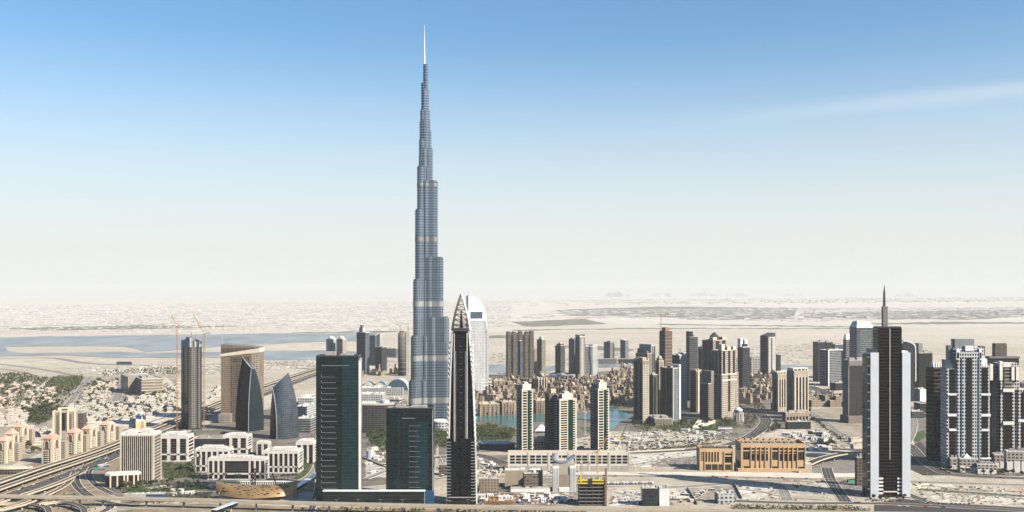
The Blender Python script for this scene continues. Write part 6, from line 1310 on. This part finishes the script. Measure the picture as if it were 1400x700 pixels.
grove("verge_shrubs", [(400, 695), (800, 699.5), (800, 704), (400, 704)], 170, 2, 5, LEAF, s=.8); grove("verge_shrubs", [(222, 634), (264, 634), (270, 653), (225, 655)], 110, 2, 5, LEAF, s=.7); grove("verge_shrubs", [(500, 588), (530, 584), (528, 612), (506, 608)], 110, 3, 8, LEAF, s=.9); grove("verge_shrubs", [(200, 620), (300, 612), (300, 655), (220, 655)], 90, 2, 5, LEAF, s=.8); grove("verge_shrubs", [(-10, 685), (130, 672), (130, 700), (-10, 702)], 60, 1.5, 4, LEAF, s=.7)
grove("verge_shrubs", [(1108, 560), (1160, 600), (1150, 604), (1100, 566)], 120, 3, 7, LEAF, s=.9); grove("verge_shrubs", [(836, 552), (866, 548), (868, 560), (838, 556)], 60, 3, 8, LEAF, s=1.0); grove("verge_shrubs", [(640, 560), (864, 556), (864, 560), (640, 565)], 120, 3, 7, LEAFD, s=1.0)

# ------------------------------------------------------------------ vehicles, cabins and site clutter
def carpaint(name, c): return mat(name, c, .3, .1, .05)
CARC = {"white": carpaint("white car paint", (.75, .75, .74)), "silver": carpaint("silver car paint", (.42, .43, .44)), "black": carpaint("black car paint", (.018, .018, .02)), "red": carpaint("red car paint", (.30, .03, .025)), "blue": carpaint("blue car paint", (.03, .07, .20)), "sand": carpaint("sand car paint", (.45, .37, .26))}
TYRE = mat("tyre rubber", (.02, .02, .02), .9)
def car(col, where, suv=False):
    t = thing("suv" if suv else "car", f"{col} {'tall estate car' if suv else 'saloon car'} {where}", "car", (0, 0, -900), 0, "cars on the roads and lots"); h = .25 if suv else 0; m = CARC[col]
    MB().rings([[(-2.2, -.88, .35), (2.2, -.88, .35), (2.2, .88, .35), (-2.2, .88, .35)], [(-2.25, -.9, .75), (2.25, -.9, .7), (2.25, .9, .7), (-2.25, .9, .75)], [(-2.15, -.82, 1.0+h), (2.0, -.8, .9+h), (2.0, .8, .9+h), (-2.15, .82, 1.0+h)]]).build("body", m, t)
    MB().rings([[(-1.9, -.8, 1.0+h), (1.0, -.8, .95+h), (1.0, .8, .95+h), (-1.9, .8, 1.0+h)], [(-1.4 if not suv else -1.85, -.66, 1.42+h), (.3, -.66, 1.42+h), (.3, .66, 1.42+h), (-1.4 if not suv else -1.85, .66, 1.42+h)]]).build("window", GLASS, t); MB().box(-1.35, .25, -.64, .64, 1.425+h, 1.47+h).build("roof", m, t)
    for x in (-1.4, 1.4):
        for y in (-.8, .8):
            b = MB(); a8 = [i*math.pi/4 for i in range(8)]; b.rings([[(x+.34*math.cos(v), y-.1, .34+.34*math.sin(v)) for v in a8], [(x+.34*math.cos(v), y+.1, .34+.34*math.sin(v)) for v in a8]]); b.build("wheel", TYRE, t)
    return t
def truck(col, label):
    t = thing("truck", label, "truck", (0, 0, -900), 0, "trucks on the building sites"); MB().box(2.2, 4.2, -1.2, 1.2, .6, 3.0).build("cab", CARC[col], t); MB().box(3.2, 4.23, -1.1, 1.1, 1.8, 2.7).build("window", GLASS, t); MB().box(-4.4, 2.0, -1.25, 1.25, 1.2, 3.4).build("cargo_box", CARC["white"] if col != "white" else STEEL, t); MB().box(-4.4, 4.2, -1.0, 1.0, .5, 1.15).build("chassis", DSTEEL, t)
    for x in (-3.4, -2.2, 3.2):
        for y in (-1.05, 1.05): b = MB(); a8 = [i*math.pi/4 for i in range(8)]; b.rings([[(x+.5*math.cos(v), y-.16, .5+.5*math.sin(v)) for v in a8], [(x+.5*math.cos(v), y+.16, .5+.5*math.sin(v)) for v in a8]]); b.build("wheel", TYRE, t)
    return t
CP = [car("white", "among the traffic and parked cars"), car("silver", "among the traffic and parked cars"), car("black", "among the traffic and parked cars", True), car("white", "among the traffic and parked cars", True), car("red", "among the traffic and parked cars"), car("blue", "among the traffic and parked cars")]; cf = [True]*6
TK = [truck("white", "white-cabbed truck with steel box on the building land"), truck("sand", "sand-cabbed truck with white box on the building land"), truck("blue", "blue-cabbed truck with white box on the building land")]; kf = [True]*3
def cars(P, n, ang, sep=6):
    for x, y in scatter(P, n, 0, sep=sep): put(CP, cf, rnd.choice((0, 0, 1, 1, 2, 2, 3, 3, 4, 5)), x, y, R(ang+rnd.uniform(-4, 4)))
FS = FOOT; FOOT_ALL = list(FOOT)
def on(P, n, off, zz=0.3, protos=None, flags=None, jit=0):
    """vehicles along a lane given in photo pixels"""
    protos, flags = protos or CP, flags or cf
    C = catmull([tuple(gp(p[0], p[1])) for p in P]); C = offs(C, off)
    for _ in range(n):
        i = rnd.randrange(len(C)-1); p = C[i].lerp(C[i+1], rnd.random()); d = C[i+1]-C[i]
        k = rnd.randrange(len(protos)); o = put(protos, flags, k, p.x+rnd.uniform(-jit, jit), p.y+rnd.uniform(-jit, jit), math.atan2(d.y, d.x)+(math.pi if off > 0 else 0)); o.location.z = zz
HW_ = [(0, 683), (40, 668), (90, 650), (130, 635), (170, 617), (240, 589), (300, 564)]
for o_ in (-9, -4, 4, 9): on(HW_, 12, o_)
on([(104, 645), (102, 655), (108, 667), (124, 679), (150, 688)], 4, 2); on([(655, 652.5), (830, 651), (1000, 653), (1130, 656)], 16, 3.5); on([(655, 652.5), (830, 651), (1000, 653), (1130, 656)], 16, -3.5); on([(1246, 612), (1258, 625), (1278, 640), (1310, 650), (1400, 655)], 8, 4)
on([(1104, 562), (1125, 575), (1146, 592), (1180, 606)], 14, 5); on([(1010, 604), (1036, 590), (1047, 577), (1042, 568)], 8, 5); on([(1105, 528), (1130, 537), (1156, 548)], 12, 9); on([(200, 668), (260, 663), (330, 665), (400, 662)], 8, 2.5)
on([(1130, 640), (1135, 655), (1146, 672), (1156, 686)], 5, 3); on([(905, 683), (1000, 685), (1080, 688), (1180, 688.5)], 5, 3); on([(1230, 693), (1330, 695.5)], 4, 2)
for i in range(9):                                                    # rows of parked cars on the sand, right
    p = gp(1252+i*2.2, 664+i*3.1); put(CP, cf, (2, 1, 2, 5, 2, 0)[i % 6], p.x, p.y, R(8))
    if i < 5: p = gp(1270+i*4.1, 668+i*2.6); put(CP, cf, (2, 2, 5, 2, 1)[i], p.x, p.y, R(4))
for x, y in ((1286, 671), (1294, 669.5), (1270, 671), (1258, 661)): p = gp(x, y); put(CP, cf, 2, p.x, p.y, R(10))
for i in range(15): p = gp(832+i*4.3, 662.2-.04*i); put(TK, kf, (2, 0, 1)[i % 3], p.x, p.y, R(68))
for i in range(8): p = gp(1283+i*6, 688.8+i*.06); put(CP, cf, (2, 5, 1, 2)[i % 4], p.x, p.y, R(85))
# white cabins, containers and sheds on the building land
def cabin(w, d, h, m, label, group="site cabins on the building land"):
    t = thing("site_cabin", label, "site cabin", (0, 0, -900), 0, group); MB().box(-w/2, w/2, -d/2, d/2, .3, h).build("wall", m, t); MB().box(-w/2-.2, w/2+.2, -d/2-.2, d/2+.2, h, h+.25).build("roof", ROOFW, t)
    MB().box(-w/2-.05, -w/2+.4, -d/2-.05, -d/2+.4, 0, .3).box(w/2-.4, w/2+.05, d/2-.4, d/2+.05, 0, .3).build("foot", DCONC, t); MB().box(-w*.12, w*.12, -d/2-.06, -d/2+.02, .35, h*.8).build("door", DCONC, t)
    for x in (-.32, .3): MB().box(w*x-.8, w*x+.8, -d/2-.06, -d/2+.02, h*.4, h*.8).build("window", GLASS, t)
    return t
SC = [cabin(12, 5, 3, WHITE, "long white site cabin on the dusty building land"), cabin(7, 5, 3, CREAM, "short cream site cabin on the dusty building land"), cabin(9, 6, 5, WHITE, "two-storey white site cabin on the dusty building land"), cabin(12, 2.6, 2.7, mat("blue container", (.05, .10, .20), .6), "dark blue shipping container on the dusty building land"), cabin(6, 2.5, 2.6, mat("brown container", (.20, .10, .06), .6), "short rusty brown container on the dusty building land"), cabin(16, 8, 5, ROOFW, "broad white store tent on the dusty building land")]; sf = [True]*6
for P, n, ks in (([(836, 594), (905, 590), (1000, 590), (990, 605), (940, 613), (840, 618)], 88, (0, 1, 2, 3, 4, 5, 0, 1)), ([(655, 676), (700, 675), (750, 676), (786, 676), (786, 689), (655, 687)], 30, (0, 1, 2, 3, 4, 5)), ([(860, 672), (1000, 668), (1000, 680), (940, 688), (830, 690)], 16, (3, 4, 0, 1)), ([(1060, 592), (1150, 594), (1180, 603), (1180, 616), (1105, 616), (1102, 606)], 34, (0, 1, 5, 2)),
                 ([(504, 612), (527, 620), (527, 645), (500, 650)], 12, (0, 1, 5)), ([(600, 630), (612, 640), (612, 655), (600, 655)], 5, (1, 4)), ([(654, 625), (690, 628), (690, 650), (655, 650)], 14, (0, 1, 4)), ([(120, 640), (140, 634), (160, 622), (160, 628), (138, 643)], 7, (3, 1, 4)), ([(800, 596), (806, 600), (806, 612), (790, 614)], 6, (4, 1)), ([(230, 672), (262, 670), (262, 676), (230, 678)], 5, (0, 1)), ([(285, 664), (400, 665), (400, 668), (290, 669)], 8, (0, 3, 1))):
    for x, y in scatter(P, n, 1, sep=8): put(SC, sf, rnd.choice(ks), x, y, R(rnd.choice((0, 12, 90, -20, 70)))); foot(x, y, 0, 10, 8)
for P, n in (([(836, 594), (905, 590), (1000, 590), (990, 605), (940, 613), (840, 618)], 46), ([(860, 672), (1000, 668), (1000, 680), (940, 688), (830, 690)], 8), ([(1060, 592), (1150, 594), (1180, 603), (1180, 616), (1105, 616)], 26), ([(1190, 683), (1240, 684), (1240, 686), (1190, 687)], 10), ([(200, 672), (285, 669), (285, 680), (200, 684)], 14), ([(1000, 662), (1180, 660), (1180, 684), (1000, 683)], 16), ([(1290, 664), (1400, 669), (1400, 688), (1300, 686)], 14), ([(870, 624), (950, 622), (950, 640), (880, 640)], 9), ([(838, 672), (900, 670), (900, 688), (836, 690)], 8)): cars(P, n, rnd.choice((10, 80)))
MESS = MB()
for P, n in (([(836, 592), (905, 588), (1000, 588), (990, 606), (940, 613), (840, 620)], 520), ([(655, 674), (786, 675), (786, 690), (655, 690)], 240), ([(654, 625), (690, 628), (690, 652), (655, 652)], 90), ([(835, 668), (1000, 668), (1000, 690), (835, 692)], 130), ([(1060, 590), (1180, 603), (1180, 616), (1105, 616)], 160), ([(500, 610), (527, 618), (527, 650), (500, 650)], 120), ([(285, 663), (400, 664), (400, 672), (285, 672)], 110), ([(800, 590), (806, 592), (806, 614), (788, 614)], 50), ([(400, 545), (560, 535), (560, 575), (400, 600)], 160), ([(1000, 655), (1180, 655), (1180, 685), (1000, 684)], 150), ([(1245, 662), (1420, 668), (1420, 692), (1290, 687)], 190), ([(860, 620), (950, 618), (950, 641), (870, 641)], 110), ([(640, 640), (800, 646), (800, 652), (640, 650)], 60)):
    for x, y in scatter(P, n, 0, tries=3): s = rnd.uniform(.4, 2.0); MESS.slot(rnd.randrange(4)).box(x-s, x+s, y-s*.7, y+s*.7, 0, s*rnd.uniform(.4, 1.4))
struct(MESS.build("site_clutter", [CONC, RUST, DCONC, CREAM]), "stuff")
# boundary walls of the plots
for i, (A, B, lab) in enumerate((((868, 641), (950, 640.5), "long pale boundary wall along the sandy plot left of the smaller stone block"), ((940, 668.5), (953, 690), "dark boundary wall running toward the metro viaduct beside the blue crate yard"), ((1004, 663), (1014, 682), "dark boundary wall right of the vaulted white site hall"), ((655, 676), (660, 655), "low wall left of the blank cream shed"),
    ((832, 669), (905, 667.6), "pale wall behind the row of parked trucks"), ((1262, 671), (1420, 681), "faint sand wall crossing the parking ground at the right edge"), ((1106, 613), (1180, 617), "pale wall in front of the cream site sheds"), ((500, 628), (528, 640), "sloping wall seen between the two green glass blocks"), ((120, 602), (180, 586), "district wall between villas and the dark service road"), ((836, 620), (936, 615), "palm garden wall above the white sandy plot"))):
    a_, b_ = gp(*A), gp(*B); v = b_-a_; L = v.length; o = thing("boundary_wall", lab, "wall", a_, math.atan2(v.y, v.x)); m_ = DCONC if "dark" in lab else CREAM
    MB().box(0, L, -.2, .2, 0, 2.6).build("wall", m_, o); MB().box(-.1, L+.1, -.35, .35, 2.6, 2.8).build("coping", m_, o)
    pb_ = MB(); [pb_.box(q*L/20-.35, q*L/20+.35, -.45, .45, 0, 3.0) for q in range(21)]; pb_.build("pillar", m_, o)["kind"] = "stuff"
# rust formwork stacks beside the spiky tower, green hoardings by the highway
for i, (x0, x1, y, lab) in enumerate(((662, 704, 690, "orange brown rebar cage field along the metro viaduct"), (668, 690, 684, "smaller orange brown rebar cage behind the long one"))):
    t = Tw("rebar_cage", lab, x0, x1, y-5, y, th=0, dpx=4, cat="rebar cage"); b = MB()
    for j in range(34): x = (-.5+j/33)*t.w; b.box(x-.12, x+.12, -t.d/2, -t.d/2+.3, 0, t.h).box(x-.12, x+.12, t.d/2-.3, t.d/2, 0, t.h*.8)
    b.build("upright", ORANGE, t.o); b = MB()
    for j in range(4): b.box(-t.w/2, t.w/2, -t.d/2-.1, t.d/2+.1, t.h*(.15+.25*j), t.h*(.15+.25*j)+.35)
    b.build("tie", ORANGE, t.o)
for x0, x1, yt, yb, lab in ((142, 154, 615, 621, "largest green hoarding box beside the dark highway"), (127, 136, 625, 629, "middle green hoarding box beside the dark highway"), (128, 135, 638, 643, "green hoarding box lowest down the verge of the dark highway"), (1158, 1175, 656, 660, "green netting fence in the shade of the finned tower")):
    t = Tw("hoarding", lab, x0, x1, yt, yb, th=14, dpx=4, cat="hoarding"); t.box("panel", GREENP); t.box("frame", DSTEEL, -.52, .52, -.54, .54, .95, 1.0)
